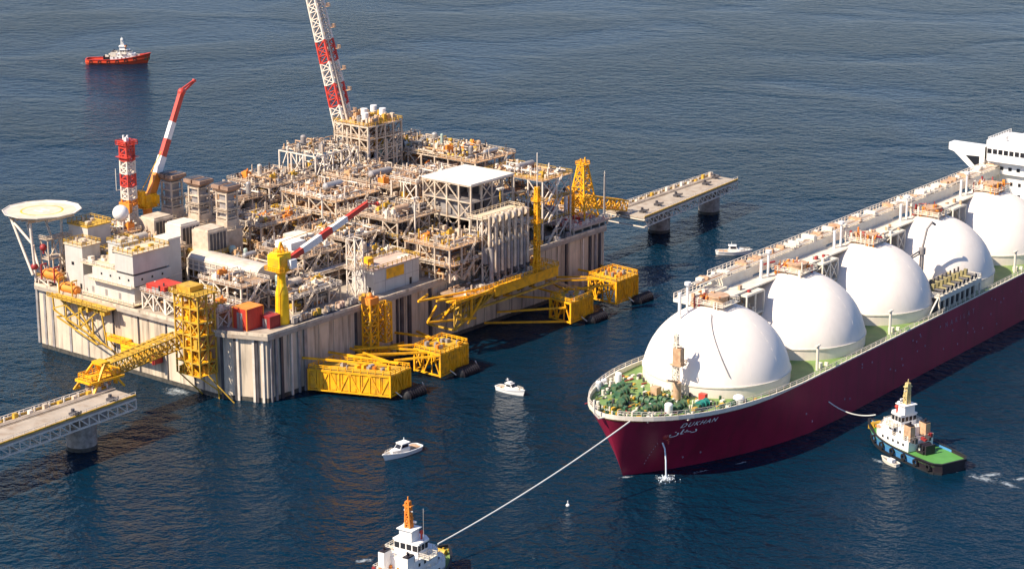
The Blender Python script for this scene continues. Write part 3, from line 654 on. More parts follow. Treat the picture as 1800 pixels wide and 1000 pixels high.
for (a, b) in (((-8, 5, -.8), (-8.5, -4.5, -17)), ((-8, -4, -.8), (-7.5, -4.6, -19)), ((-2, 6, -.8), (-6, -5, -17)), ((4, -4, -.8), (2, -6, -19)), ((4, 5, -.8), (3, -5, -18)), ((-8, 5, -1), (-7.5, -4.6, -8))):
    m = MB(); m.tube(a, b, .42, 8); m.build('strut', steel_w, t)
m = MB(); m.box(-6, 4, -9, -5, -6, -5.8); m.box(-5, 5, -8.5, -5, -12, -11.8); m.rail([(-6, -5, -5.8), (-6, -9, -5.8), (4, -9, -5.8)], 1.1, .15, 2); m.frame(-5.5, 3.5, -8.8, -5.2, -19, [-12, -6], 2, 1, .35, .25, True, 6); m.build('stair_frame', steel, t)
for p in ((-5.5, -6.5, -8.6), (-7.4, -4.2, -14.6)):
    m = MB(); m.ball(p, 1.1, 10, 7); m.tube(p, (p[0], p[1], p[2]-2), .3, 8); m.build('fire_monitor', dred, t)
# radome
t = pth('radome', 'white spherical radome beside the striped lattice tower', 'radome', 27.5, 84.5, 35)
m = MB(); m.ball((0, 0, 3.3), 2.55, 20, 14); m.build('dome', white, t)
m = MB(); m.tube((0, 0, -15), (0, 0, 1.4), 1.3, 12); m.build('base_ring', steel_w, t)
# striped lattice tower
t = pth('lattice_tower', 'short red and white banded lattice mast beside the rear crane', 'mast', 36, 90, HZ)
m = MB(); m.truss((0, 0, 0), (0, 0, 39), 3.3, 3.1, 19, .5, .34, lambda i: (0 if i < 9 else 2 if i < 10 else 0 if i in (10, 11) else 1 if i in (12, 13) else 0 if i in (14, 15) else 1), (1, 0, 0)); m.build('lattice', [steel_w, red, orange], t)
m = MB(); m.box(-2.4, 2.4, -2.4, 2.4, 37.9, 38.1); m.rail([(-2.4, -2.4, 38), (2.4, -2.4, 38), (2.4, 2.4, 38), (-2.4, 2.4, 38)], 1.3, .2, 1.2, closed=True); m.box(-2.6, 2.6, -2.6, 2.6, 34, 34.15); m.build('top_platform', red, t)
m = MB()
for x, y in ((-1, -1), (1, .6), (.2, 1.6)): m.tube((x, y, 38), (x, y, 40.6), .3, 8)
m.box(-.6, .6, -.5, .5, 38.1, 40); m.build('antenna', white, t)
m = MB(); m.box(-2.2, -1, -2.4, 2.4, 16.5, 19.5); m.build('lower_cabin', orange, t)
m = MB(); m.bar((-1.8, 0, 24), (-5, 0, 24), .15); m.bar((-5, 0, 24), (-5, 0, 31), .15); m.bar((1.8, 0, 33), (5, 0, 33), .15); m.build('side_arm', steel_w, t)

# pedestal cranes
def crane_rear():
    t = pth('pedestal_crane', 'rear pedestal crane with raised red and white boom and folded tip', 'crane', 42.5, 89, HZ)
    m = MB(); m.tube((0, 0, 0), (0, 0, 17), 1.5, 14); m.build('pedestal', orange, t)
    m = MB(); m.box(-2, 2.5, -2, 2, 17, 21); m.box(-3.4, -1.8, -1.4, 1.4, 17.5, 22.5); m.build('slewing_house', yellow, t)
    m = MB(); m.box(1, 2.6, -3, -1.9, 18, 20.6); m.build('cab', yellow, t)
    a = Vector((1, 0, 19)); b = Vector((17.5, 1, 51)); tip = Vector((23.2, 1.3, 53.4))
    m = MB(); N = 5; mi = [2, 0, 1, 0, 1]; cut = [0, .24, .40, .56, .72, 1]
    for i in range(5):
        p = a.lerp(b, cut[i]); q = a.lerp(b, cut[i+1]); w = [2.6, 2.4, 2.1, 1.9, 1.7][i]
        m.bar(p, q, w*.6, w, mi[i])
        for s_ in (-.5, .5):
            off = Vector((0, s_*w*.62, 0)); m.bar(p+off, q+off, .25, w*1.05, mi[i])
    m.build('boom', [white, red, orange], t)
    m = MB(); m.bar(b-Vector((.4, 0, .8)), tip, .5, .5); m.bar(b+Vector((0, 0, .9)), tip+Vector((.3, 0, .6)), .45, .45); m.bar(tip, tip+Vector((.3, 0, .8)), .9, .9); m.ball(b, 1.3, 10, 6); m.build('folded_jib', red, t)
    m = MB(); m.bar((-2.4, 0, 22), (a.lerp(b, .55)), .18); m.bar((2, 1.6, 19), a.lerp(b, .3)+Vector((1, 0, -1)), .7); m.build('luffing_gear', yellow, t)
    m = MB(); m.rail([(-3.5, -2.4, 17), (3, -2.4, 17), (3, 2.4, 17), (-3.5, 2.4, 17)], 1.2, .18, 1.5, closed=True); m.box(-3.5, 3, -2.4, 2.4, 16.85, 17); m.build('platform', yellow, t)
crane_rear()
def crane_front():
    t = pth('pedestal_crane', 'front yellow pedestal crane with boom lowered over the deck', 'crane', 17.6, 5, HZ)
    m = MB(); m.cone((0, 0, 0), (0, 0, 9), 2.1, 1.9, 18); m.cone((0, 0, 9), (0, 0, 12), 1.9, 1.25, 18); m.tube((0, 0, 12), (0, 0, 15), 1.25, 16); m.build('pedestal', yellow_b, t)
    m = MB(); m.tube((-2.12, .2, 2.6), (-1.2, .2, 2.6), 1.0, 14); m.build('porthole', steel_d, t)
    m = MB(); m.cone((0, 0, 15), (0, 0, 16.2), 1.6, 2.4, 16); m.box(-3, 1.6, -2.4, 2.4, 16.2, 20.6); m.prism([(-3, -1.6), (-1, -2.4), (1.6, -2.4), (1.6, 2.4), (-1, 2.4), (-3, 1.6)], 20.6, 21.2); m.build('slewing_house', yellow_b, t)
    m = MB(); m.box(-3.06, -3, -1.8, 1.8, 17.4, 19.8); m.box(-2.4, .8, -2.46, -2.4, 17.4, 19.8); m.build('access_panel', yellow, t)
    m = MB(); m.box(.2, 2.6, -3.8, -2.46, 16.6, 19.2); m.build('cab', white, t)
    a = Vector((1.8, 0, 17.8)); b = Vector((36.5, 0, 28.3)); m = MB(); cut = [0, .2, .42, .55, .74, 1]; mi = [1, 0, 1, 0, 1]
    for i in range(5):
        p = a.lerp(b, cut[i]); q = a.lerp(b, cut[i+1]); w = [1.7, 2.0, 1.9, 1.8, 1.5][i]
        m.bar(p, q, w*.55, w*.85, mi[i])
        for s_ in (-.5, .5): m.bar(p+Vector((0, s_*w*.6, 0)), q+Vector((0, s_*w*.6, 0)), .2, w, mi[i])
    m.build('boom', [white, red], t)
    m = MB(); m.bar(b, b+Vector((4.5, 0, -.9)), .35); m.bar(b+Vector((0, 0, 1)), b+Vector((4.5, 0, -.6)), .3); m.ball(b+Vector((4.6, 0, -.9)), .7, 8, 6); m.build('folded_jib', red, t)
    m = MB(); m.bar((-1, 0, 21), (0, 0, 24), .5); m.bar((1.4, 0, 21), (0, 0, 24), .5); m.bar((0, 0, 24), a.lerp(b, .6)+Vector((0, 0, 1.3)), .15); m.build('gantry', yellow, t)
    m = MB(); m.rail([(-3.6, -3, 16.2), (2, -3, 16.2), (2, 3, 16.2), (-3.6, 3, 16.2)], 1.2, .16, 1.6, closed=True); m.box(-3.6, 2, -3, 3, 16.05, 16.2)
    m.rail([(-1.4, -1.4, 21.2), (1.4, -1.4, 21.2), (1.4, 1.4, 21.2), (-1.4, 1.4, 21.2)], 1.0, .16, 1.4, closed=True); m.build('platform', yellow, t)
    m = MB()
    for z in range(30): m.bar((-2.2, -1.2, .5+z*.5), (-2.2, -.7, .5+z*.5), .12)
    m.bar((-2.2, -1.2, 0), (-2.2, -1.2, 15.5), .14); m.bar((-2.2, -.7, 0), (-2.2, -.7, 15.5), .14); m.build('ladder', yellow, t)
crane_front()

# red container / cabin at front corner
def container(label, u, v, z, w, d, h, mt, side=None, rot=0, cat='container', grp=None):
    t = pth('container', label, cat, u, v, z, rot, grp)
    m = MB(); m.box(0, w, 0, d, 0, h); 
    k = int(w/.6)
    for i in range(k): m.box(.1+i*.6, .4+i*.6, -.07, 0, .2, h-.2)
    k = int(d/.6)
    for i in range(k): m.box(-.07, 0, .1+i*.6, .4+i*.6, .2, h-.2)
    BD = m.build('body', mt, t)
    m = MB()
    for x in (0, w):
        for y in (0, d): m.box(x-.15, x+.15, y-.15, y+.15, -.02, h+.06)
    m.box(-.12, w+.12, -.12, d+.12, h+.03, h+.15); m.build('frame_and_roof', side or mt, t)
    m = MB(); m.np(); m.box(-.12, -.07, d*.3, d*.48, .1, h*.8); m.np(); m.box(-.12, -.07, d*.52, d*.7, .1, h*.8); m.build('door', steel_g, BD)
    return t
container('large red two storey container cabin at the front corner of the platform', 5.5, 7.2, HZ, 6.5, 5.6, 6.2, red, orange)
container('smaller dark red container beside the yellow crane pedestal', 11, 3.6, HZ, 4, 4, 3.4, dred)
container('red roofed container beside the yellow stair tower', 3, 38.5, 25.5, 7, 7.5, 2.2, red)
container('dark red container on the pinkish deck beside the brown roofed module', 152, 13, 22.2, 5.5, 5, 4.2, dred)
container('white container among the centre pipe racks', 47, 30, 30.1, 6, 6.5, 3.2, white)
container('pale container with cream roof behind the red and white boom', 56, 35, 30.1, 6, 7, 2.6, cream)
container('small blue crate below the boom tip', 72, 20.9, 27.6, 3, 1.5, 1.8, blue)
mod('open steel frame under the red roofed container', 'equipment_frame', 2.5, 11, 38, 47.5, HZ, [25.4], 2, 2, 44, dm=grate, fmt=steel_w, density=.9, nves=1, npipe=3, top_stuff=False)
# lifeboats at the left corner
for k, (u, v, z, rz, lb) in enumerate(((1.5, 87, 22.2, pi/2, 'orange enclosed lifeboat hanging at the left corner under the helideck'), (-.6, 76.5, 20.2, pi/2, 'orange lifeboat stowed lower right of the other'))):
    t = pth('lifeboat', lb, 'lifeboat', u, v, z, rz)
    m = MB(); m.capsule((-3.4, 0, 1.4), (3.4, 0, 1.4), 1.35, 12); m.box(-1.6, 1.6, -.8, .8, 2.5, 3.2); m.build('hull', orange, t)
    m = MB()
    for x in (-3, 3): m.np(); m.bar((x, 1.7, -.2), (x, 1.7, 4.4), .35); m.bar((x, 1.7, 4.4), (x, -.4, 4.4), .35); m.bar((x, -.2, 4.4), (x, -.2, 2.8), .14)
    m.build('davit', dred if k == 0 else ochre, t)
    m = MB(); m.box(-1.2, 1.2, -.85, .85, 2.7, 3.0); m.build('windows', window, t)
mod('small pink decked frame under the lifeboats at the left corner', 'equipment_frame', 1, 10, 84, 93, HZ, [22], 2, 2, 45, dm=rust_deck, topdm=pink_deck, fmt=steel_w, density=.7, nves=1, npipe=3, top_stuff=False)

# control building
t = pth('control_building', 'white control building with large yellow panel on its side wall', 'building', 55.5, 4, HZ)
m = MB(); m.box(0, 20.5, 0, 9, 0, 7.4); WL = m.build('walls', acc_m, t)
m = MB(); m.box(-.25, 20.75, -.25, 9.25, 7.4, 7.75); RF = m.build('roof', pink_deck, t)
m = MB(); m.box(5.5, 13.5, -.08, 0, 3.8, 7.0); m.build('wall_panel', yellow, WL)
m = MB(); m.rail([(-.2, -.2, 7.75), (20.7, -.2, 7.75), (20.7, 9.2, 7.75), (-.2, 9.2, 7.75)], 1.1, .17, 2.2, closed=True); m.build('handrail', ochre, RF)
m = MB(); m.box(2, 4.6, 4.2, 7, 7.75, 10); m.box(2.4, 3.2, 3.6, 4.2, 7.75, 9); m.build('roof_unit', yellow, RF)
m = MB()
for k in range(9): x = rr.uniform(0, 3.5); m.np(); m.box(x, x+.9, 1+k*.8, 1.5+k*.8, 7.75, 8.4)
for k in range(3): m.np(); m.box(15+k*1.6, 16+k*1.6, 2.5, 4, 7.75, 8.3)
m.build('vent', steel_w, RF)
m = MB()
for x in (5, 14, 17.5): m.box(x, x+.1, -.04, 0, 0, 7.4)
m.box(0, 20.5, -.04, 0, 3.5, 3.6)
for y in (3, 6): m.box(-.04, 0, y, y+.1, 0, 7.4)
m.build('panel_joint', steel_g, t)
m = MB(); m.np(); m.box(-.06, 0, 1.2, 2.2, 0, 2.1); m.np(); m.box(16, 17, -.06, 0, 0, 2.1); m.build('door', window, WL); m = MB(); m.box(-.06, 0, 4.2, 5.4, 4.4, 5.5); m.build('window', window, WL)

# deck clutter: loose skids, drums, ladders on the open slab (each a thing)
rr = random.Random(21)
spots = [(20, 1.8, 'grey valve skid'), (24, 2.2, 'rusty drum rack'), (29, 2.5, 'ochre pump skid'), (34, 2, 'pale hose reel'), (39, 2.4, 'pinkish crate stack'), (44, 2.2, 'small grey tank skid'), (49, 2.5, 'ochre valve skid'), (127, 1.6, 'pale hose basket'), (140, -.2, 'white drum rack'), (146, -.2, 'small grey crate stack')]
for k, (u, v, nm) in enumerate(spots):
    t = pth('deck_skid', nm + (' on the long platform edge, ' + ['just right of the yellow crane', 'second right of the yellow crane', 'third right of the yellow crane', 'halfway to the control building', 'nearer the control building', 'second before the control building', 'next to the control building', 'right of the tall yellow mast', 'below the pinkish raised deck', 'nearest the right corner'][k]), 'equipment skid', u, v, HZ)
    c = [steel_g, tan, ochre, steel, pink_deck, steel_g, ochre, steel, steel_w, steel_g][k]
    m = MB(); m.box(-1.8, 1.8, -.9, .9, .02, .4); m.build('base_frame', steel_d, t)
    m = MB()
    for i in range(6): x = rr.uniform(-1.6, 1.2); m.np(); m.box(x, x+rr.uniform(.4, .9), -.8+rr.random()*.5, .1+rr.random()*.6, .4, .4+rr.uniform(.5, 1.8))
    m.build('equipment', c, t)
    m = MB(); m.path([(-1.5, .4, .4), (-1.5, .4, 2), (1.5, .4, 2), (1.5, .4, .4)], .16); m.tube((0, .2, .4), (0, .2, 1.6), .5, 10); m.build('pipe', rr.choice(PC), t)
# ragged pipes lying over the open slab, between the modules
t = pth('pipe_network', 'ground level pipe network spread over the platform deck between modules', 'pipework', 0, 0, HZ)
rr = random.Random(99)
for k in range(60):
    m = MB(); u = rr.uniform(8, 150); v = rr.uniform(10, 88); L = rr.uniform(8, 26); r = rr.uniform(.15, .45); z = rr.uniform(.4, 2.2)
    if rr.random() < .5: pts = [(u, v, z-.3), (min(168, u+L), v, z), (min(168, u+L), v+2, z)]
    else: pts = [(u, v, z-.3), (u, min(92, v+L), z), (u+2, min(92, v+L), z)]
    m.path(pts, r, 6); m.build('pipe', rr.choice(PC+[tan]), t)
# portal frame, thin masts
t = pth('portal_frame', 'tall white cross braced portal frame left of the control building', 'steel frame', 50.5, 7, HZ)
m = MB(); m.truss((0, 0, 0), (0, 0, 18), 3.4, 3.4, 3, .34, .2, None, (1, 0, 0)); m.build('lattice', steel_w, t)
m = MB(); m.box(-2.4, 2.4, -2.4, 2.4, 9, 9.15); m.rail([(-2.4, -2.4, 9.1), (2.4, -2.4, 9.1), (2.4, 2.4, 9.1), (-2.4, 2.4, 9.1)], 1.1, .15, 1.6, closed=True); m.build('platform', steel, t)
for (u, v, z, h, lb) in ((88, 16, HZ, 22, 'cream lamp mast in front of the centre modules'), (118, 6, 28, 13, 'yellow footed lamp mast at the canopy corner'), (35.5, 22.5, HZ, 14, 'thin white lamp mast in front of the long shed'), (77, 45.5, HZ, 20, 'thin pale lamp mast in the centre of the deck')):
    t = pth('lamp_mast', lb, 'lamp mast', u, v, z)
    m = MB(); m.tube((0, 0, 0), (0, 0, h), .28, 8); m.build('pole', ochre if 'yellow' in lb else steel_w, t)
    m = MB(); m.box(-1.4, 1.4, -.5, .5, h, h+.3)
    for x in (-1.1, 0, 1.1): m.box(x-.3, x+.3, -.7, -.5, h-.3, h+.4)
    m.build('lamp_head', steel_w, t)
t = pth('grey_mast', 'plain grey pole mast at the far right end', 'mast', 169, 2, 22.2)
m = MB(); m.cone((0, 0, 0), (0, 0, 14.5), .45, .3, 10); m.build('pole', steel_g, t); m = MB(); m.tube((0, 0, 14.5), (0, 0, 16.2), .12, 6); m.box(-.4, .4, -.1, .1, 15.3, 15.45); m.build('tip', steel_w, t)
# yellow A-frame tower
t = pth('a_frame_tower', 'yellow A frame gangway hoist tower near the far right end', 'hoist tower', 165.3, 8.5, 22.2)
m = MB()
A = [(-4, -4, 0), (4, -4, 0), (4, 4, 0), (-4, 4, 0)]; B = [(-1.2, -1.2, 18), (1.2, -1.2, 18), (1.2, 1.2, 18), (-1.2, 1.2, 18)]
for i in range(4):
    m.bar(A[i], B[i], .45); 
    for k in range(5):
        f0, f1 = k/5, (k+1)/5; j = (i+1) % 4
        p0 = Vector(A[i]).lerp(Vector(B[i]), f0); p1 = Vector(A[j]).lerp(Vector(B[j]), f0); q0 = Vector(A[i]).lerp(Vector(B[i]), f1); q1 = Vector(A[j]).lerp(Vector(B[j]), f1)
        m.bar(p0, p1, .3); m.bar(p0, q1, .28); m.bar(p1, q0, .28)
m.build('lattice', yellow, t)
m = MB(); m.box(-1.7, 1.7, -1.7, 1.7, 18, 18.3); m.rail([(-1.7, -1.7, 18.3), (1.7, -1.7, 18.3), (1.7, 1.7, 18.3), (-1.7, 1.7, 18.3)], 1.1, .18, 1.5, closed=True); m.tube((-1.2, 0, 18.3), (-1.2, 0, 20.4), .25, 6); m.tube((1.2, 0, 18.3), (1.2, 0, 20.4), .25, 6); m.build('top_platform', yellow, t)
t = pth('hoist_post', 'short white and yellow post beside the A frame tower', 'post', 158, 10, 22.2)
m = MB(); m.tube((0, 0, 0), (0, 0, 10), .7, 12); m.build('post', white, t); m = MB(); m.truss((2.2, 0, 0), (2.2, 0, 11), 2, 2, 5, .35, .25, None, (1, 0, 0)); m.build('lattice', yellow, t)

# ============================================================ LOADING BERTH
t = pth('loading_platform', 'yellow edged cantilevered loading platform below the loading arms', 'loading platform', 76, -12.6, 12)
m = MB(); m.box(2, 48, 0, 11.1, 4.4, 5.0); m.build('deck_plate', grate, t)
m = MB(); m.box(16, 48, -.5, 0, 2.3, 5.4); m.box(16, 48, -.9, .1, 5.4, 5.7); m.box(47.8, 48.4, 0, 11, 2.5, 5.4); m.build('edge_girder', yellow, t)
m = MB()
for x in (0, 6, 12, 18, 24, 30, 36, 42, 48): m.bar((x, 0, 4), (x, 11.4, -3.5), .5); m.bar((x, 0, 4), (x, 11.4, 4), .4)
for i in range(8): m.bar((i*6, 0, 4), (i*6+6, 11.4, -3), .32)
m.box(-2, 50, .2, .7, -.2, .4); m.bar((-3, 0, -4), (16, 0, 3.5), .7); m.bar((-3, 0, -4), (-3, 11, -4), .5)
for i in range(6): m.bar((-3+i*3.2, 0, -4+i*1.25), (-3+i*3.2, 0, 4.2), .35); m.bar((-3+i*3.2, 0, -4+i*1.25), (.2+i*3.2, 0, 4.2), .3)
m.build('truss', ochre, t)
m = MB()
for (a, b) in (((-16, 3, 7.5), (10, 0, 6.2)), ((-16, 3, 7.5), (-6, 8, 6.5)), ((-10, 1, 6.6), (14, -1, 4.2)), ((-4, -1, 5), (10, -2, 5.6)), ((-4, -1, 5), (-4, 5, -2)), ((4, -1, 5), (4, -1, -2)), ((10, -1, 5), (2, -1, -3)), ((-12, 3, 0), (6, -1, -2)), ((-12, 3, 0), (-2, 8, 2)), ((10, -2, 5.6), (20, -.5, 5.5))):
    m.bar(a, b, .55)
m.box(-4, 14, -1.5, 2.5, 4.6, 4.85); m.rail([(-4, -1.5, 4.8), (14, -1.5, 4.8)], 1.3, .2, 2); m.build('outrigger_walkway', yellow, t)
m = MB(); m.rail([(2, -.6, 5.7), (48, -.6, 5.7), (48.4, 11, 5.7)], 1.2, .2, 2.2); m.build('handrail', yellow, t)
m = MB()
for (a, b) in (((46, 4, 2), (60, -3, -6)), ((46, 4, 2), (64, 3, -8)), ((46, 4, 2), (54, -2, -9)), ((52, 4, -6), (52, -2, -11)), ((46, 6, 0), (66, 2, -3))): m.bar(a, b, .4)
m.build('under_brace', tan, t)
m = MB()
for k in range(90):
    x = rr.uniform(4, 46); y = rr.uniform(.8, 10); h = rr.uniform(.5, 2.6); q = rr.random()
    if q < .5: m.box(x, x+rr.uniform(.3, 1.2), y, y+rr.uniform(.3, .9), 5, 5+h, rr.randrange(4))
    else: m.tube((x, y, 5+h*.5), (min(47, x+rr.uniform(1, 4)), y, 5+h*.5), rr.uniform(.15, .35), 6, rr.randrange(4))
m.build('pipework', [steel, steel_w, steel_g, tan], t)['kind'] = 'stuff'
# marine loading arms
def arm_set():
    t = pth('marine_loader', None, 'loading arm', 0, 0, 17)
    m = MB(); m.tube((0, 0, 0), (0, 0, 13), .75, 12); m.box(-1, 1, -1, 1, 0, .6); m.build('riser', steel_g, t)
    m = MB(); m.bar((-.9, 0, 13), (-.9, 0, 21), .6); m.path([(-.9, 0, 12), (-.9, 0, 21.4), (.9, -.9, 20.8), (.9, -.9, 3.5)], .5, 10); m.build('folded_arm', steel, t)
    m = MB(); m.box(-.9, .9, 1.1, 2.7, 6, 11); m.bar((0, 1.9, 8), (-.3, 0, 14), .5); m.build('counterweight', steel_g, t)
    m = MB(); m.np(); m.tube((-.5, -.5, 20.4), (.5, -.5, 20.4), 1.2, 14); m.np(); m.tube((-.5, 0, 12.8), (.6, 0, 12.8), 1.15, 14); m.build('pulley', steel, t)
    m = MB(); m.tube((.9, -.9, 3.5), (.9, -.9, 2.6), .8, 12); m.tube((.9, -.9, 2.6), (.9, -1.8, 2.2), .4, 10); m.build('coupler', steel_d, t)
    return t
a0 = arm_set()
for i in range(6):
    o = a0 if i == 0 else copy_tree(a0)
    o.location = pw(96+i*3.2, -8.4, 17); o['label'] = ['leftmost grey loading arm of the upright bank', 'second grey loading arm from the left in the bank', 'third grey loading arm from the left in the bank', 'fourth grey loading arm from the left in the bank', 'fifth grey loading arm, second from the yellow mast', 'grey loading arm nearest the tall yellow mast'][i]; o['group'] = 'marine loading arms'
t = pth('arm_access_tower', 'white lattice access tower with tan deck behind the loading arms', 'access tower', 95, -5.5, 17)
m = MB(); m.frame(0, 19, 0, 5, 0, [5, 10, 15, 20], 5, 1, .35, .22, True, 4); m.build('steel_frame', steel_w, t)
m = MB()
for z in (5, 10, 15): m.box(-.3, 19.3, -.3, 5.3, z, z+.1)
m.build('deck_grating', grate_g, t)
m = MB(); m.box(-.8, 20.2, -.8, 5.6, 20, 20.25); m.rail([(-.8, -.8, 20.2), (20.2, -.8, 20.2), (20.2, 5.6, 20.2), (-.8, 5.6, 20.2)], 1.2, .18, 2, closed=True); m.build('top_deck', acc_roof, t)
m = MB()
for k in range(110): x = rr.uniform(0, 19); y = rr.uniform(-.6, 5); z = rr.choice((0, 5, 10, 15)); m.tube((x, y, z), (x, y, z+rr.uniform(2, 5)), rr.uniform(.15, .4), 6, rr.randrange(3))
m.build('pipework', [steel_d, steel_w, tan], t)['kind'] = 'stuff'
# tall yellow mast
t = pth('gangway_mast', 'tall slim yellow gangway mast with pale antenna beside the loading arms', 'mast', 115.5, -11, 17)
m = MB(); m.truss((0, 0, 0), (0, 0, 27.5), 1.35, 1.1, 14, .34, .24, None, (1, 0, 0)); m.box(-.28, .28, -.28, .28, 0, 27); m.build('lattice', yellow, t)
m = MB(); m.tube((0, 0, 27.5), (0, 0, 38.5), .16, 6); m.box(-.7, .7, -.08, .08, 32, 32.2); m.build('antenna', steel_w, t)
m = MB(); m.box(-2.6, 2.6, -1.8, 1.8, 1.6, 1.8); m.rail([(-2.6, -1.8, 1.8), (2.6, -1.8, 1.8), (2.6, 1.8, 1.8), (-2.6, 1.8, 1.8)], 1.2, .2, 1.4, closed=True)
m.np()
for z in (9, 16, 23): m.np(); m.box(-1.4, 1.4, -1.3, 1.3, z, z+.2); m.rail([(-1.4, -1.3, z), (1.4, -1.3, z), (1.4, 1.3, z), (-1.4, 1.3, z)], 1.1, .16, 1.3, closed=True)
m.np(); m.bar((-2.2, 0, 1.8), (0, 0, 8), .4); m.bar((2.2, 0, 1.8), (0, 0, 8), .4); m.build('landing', yellow, t)
m = MB(); m.box(-1.4, .2, .6, 1.7, 1.8, 4.2); m.build('winch_box', orange, t)

# fender frames
def fender_frame(label, poly_, z0, z1, back, boxy, seed):
    rr = random.Random(seed); cx = sum(p[0] for p in poly_)/4; cy = sum(p[1] for p in poly_)/4
    t = pth('fender_frame', label, 'fender frame', cx, cy, 0, group='yellow fender frames along the berth wall'); P = [(p[0]-cx, p[1]-cy) for p in poly_]
    m = MB(); n = 4
    for i in range(n):
        a, b = Vector((*P[i], 0)), Vector((*P[(i+1) % n], 0)); L = (b-a).length; k = max(2, round(L/3.2))
        m.bar(a+Vector((0, 0, z0)), a+Vector((0, 0, z1)), .6)
        for z in (z0+.3, z1-.3): m.bar(a+Vector((0, 0, z)), b+Vector((0, 0, z)), .45)
        for j in range(k):
            p = a.lerp(b, j/k); q = a.lerp(b, (j+1)/k)
            m.bar(p+Vector((0, 0, z0)), p+Vector((0, 0, z1)), .32)
            if (i+j) % 2: m.bar(p+Vector((0, 0, z0)), q+Vector((0, 0, z1)), .35)
            else: m.bar(q+Vector((0, 0, z0)), p+Vector((0, 0, z1)), .35)
    m.build('frame', yellow, t)
    if boxy:
        c = Vector((sum(p[0] for p in P)/4, sum(p[1] for p in P)/4))
        for e in boxy:
            a, b = Vector(P[e]), Vector(P[(e+1) % 4]); a = a.lerp(c, .03); b = b.lerp(c, .03)
            m = MB(); nn = (b-a).normalized(); pr = Vector((nn.y, -nn.x))*.1
            k = 12
            for j in range(k):
                p = a.lerp(b, j/k); q = a.lerp(b, (j+.9)/k)
                m.prism([tuple(p-pr), tuple(q-pr), tuple(q+pr), tuple(p+pr)], z0+.7, z1-.7)
            m.build('plating', yellow, t)
    m = MB(); m.prism(P, z1, z1+.14)
    m.build('top_grating', ochre, t)
    m = MB(); m.rail([(*p, z1+.14) for p in P], 1.2, .22, 2.2, closed=True); m.build('handrail', yellow, t)
    m = MB()
    for k in range(14):
        x = rr.uniform(-1, 1); a = Vector(P[0]).lerp(Vector(P[1]), rr.random()); b = Vector(P[3]).lerp(Vector(P[2]), rr.random()); c = a.lerp(b, rr.uniform(.2, .8)); s_ = rr.uniform(.3, .9)
        m.np(); m.box(c.x-s_, c.x+s_, c.y-s_*.6, c.y+s_*.6, z1+.14, z1+.3+rr.uniform(.4, 1.4), rr.randrange(3))
    m.build('deck_gear', [orange, yellow, steel_g], t)
    m = MB()
    for (a, b) in back:
        a = (a[0]-cx, a[1]-cy, a[2]); b = (b[0]-cx, b[1]-cy, b[2]); m.bar(a, b, .55)
    m.build('back_struts', yellow, t)
    return t
fender_frame('long plated yellow fender frame nearest the front corner', [(19.5, -3), (29, -26), (38.5, -25), (30, -3)], 1, 7.4, [((20, 0, 10), (34, -20, 8.3)), ((31, 0, 9), (37, -22, 8.4)), ((40, 0, 8), (37, -20, 8)), ((44, 0, 5), (38, -16, 6))], [0, 1], 1)
fender_frame('yellow fender frame under the loading walkway, second from the left', [(52, -15), (52, -25), (65.5, -24), (65.5, -14)], 1, 8, [((36, -6, 8), (52, -20, 7.6)), ((42, 0, 8), (52, -16, 7.6)), ((46, 0, 3), (52, -16, 7)), ((60, 0, 8), (64, -14, 7.8)), ((70, 0, 6), (64, -14, 7)), ((38, -3, 8.6), (60, -18, 8.2)), ((44, -14, 6), (52, -25, 7.6))], [1], 2)
fender_frame('small yellow fender frame right of the loading platform', [(120, -13), (119, -22), (131, -21.5), (132, -13)], 1, 7.8, [((104, -4, 5), (119, -20, 6)), ((112, 0, 8), (120, -13, 7.5)), ((126, 0, 8), (126, -13, 7.5)), ((138, 0, 6), (131, -14, 7)), ((100, -2, 2), (119, -20, 1.4))], [1], 3)
fender_frame('rightmost yellow fender frame near the right corner', [(146, -9), (145.5, -20.5), (158, -20), (159, -9)], 1, 8.6, [((134, 0, 8), (146, -12, 8)), ((140, 0, 8), (147, -9, 8)), ((152, 0, 8), (152, -9, 8)), ((164, 0, 7), (158, -10, 8)), ((132, -10, 7), (146, -20, 7.8)), ((132, -18, 7), (146, -14, 7.8))], [1], 4)
# pneumatic fenders
def fen():
    t = pth('floating_fender', None, 'fender', 0, 0, 0)
    m = MB(); m.capsule((-3.6, 0, .5), (3.6, 0, .5), 1.9, 18); m.build('rubber_body', black, t)
    m = MB()
    for i in range(8):
        x = -3.4+i*.97; 
        for k in range(16):
            a0_, a1_ = 2*pi*k/16, 2*pi*(k+1)/16; m.bar((x, 2.0*cos(a0_), .5+2.0*sin(a0_)), (x, 2.0*cos(a1_), .5+2.0*sin(a1_)), .22)
    m.build('tyre_net', thull, t)
    m = MB(); m.path([(-5, 0, .8), (-6, 1.5, 2.2)], .16); m.path([(5, 0, .8), (5.6, 1.5, 2.2)], .16); m.build('chain', steel_w, t); return t
f0 = fen()
for i, (u, v, lb) in enumerate(((37, -27.6, 'black floating fender at the long plated yellow frame'), (62, -26.8, 'black floating fender at the second yellow frame'), (130, -24, 'black floating fender half hidden right of the loading platform'), (157.5, -22.6, 'black floating fender at the rightmost yellow frame'))):
    o = f0 if i == 0 else copy_tree(f0); o.location = pw(u, v, 0); o.rotation_euler = (0, 0, GA); o['label'] = lb; o['group'] = 'black floating fenders'
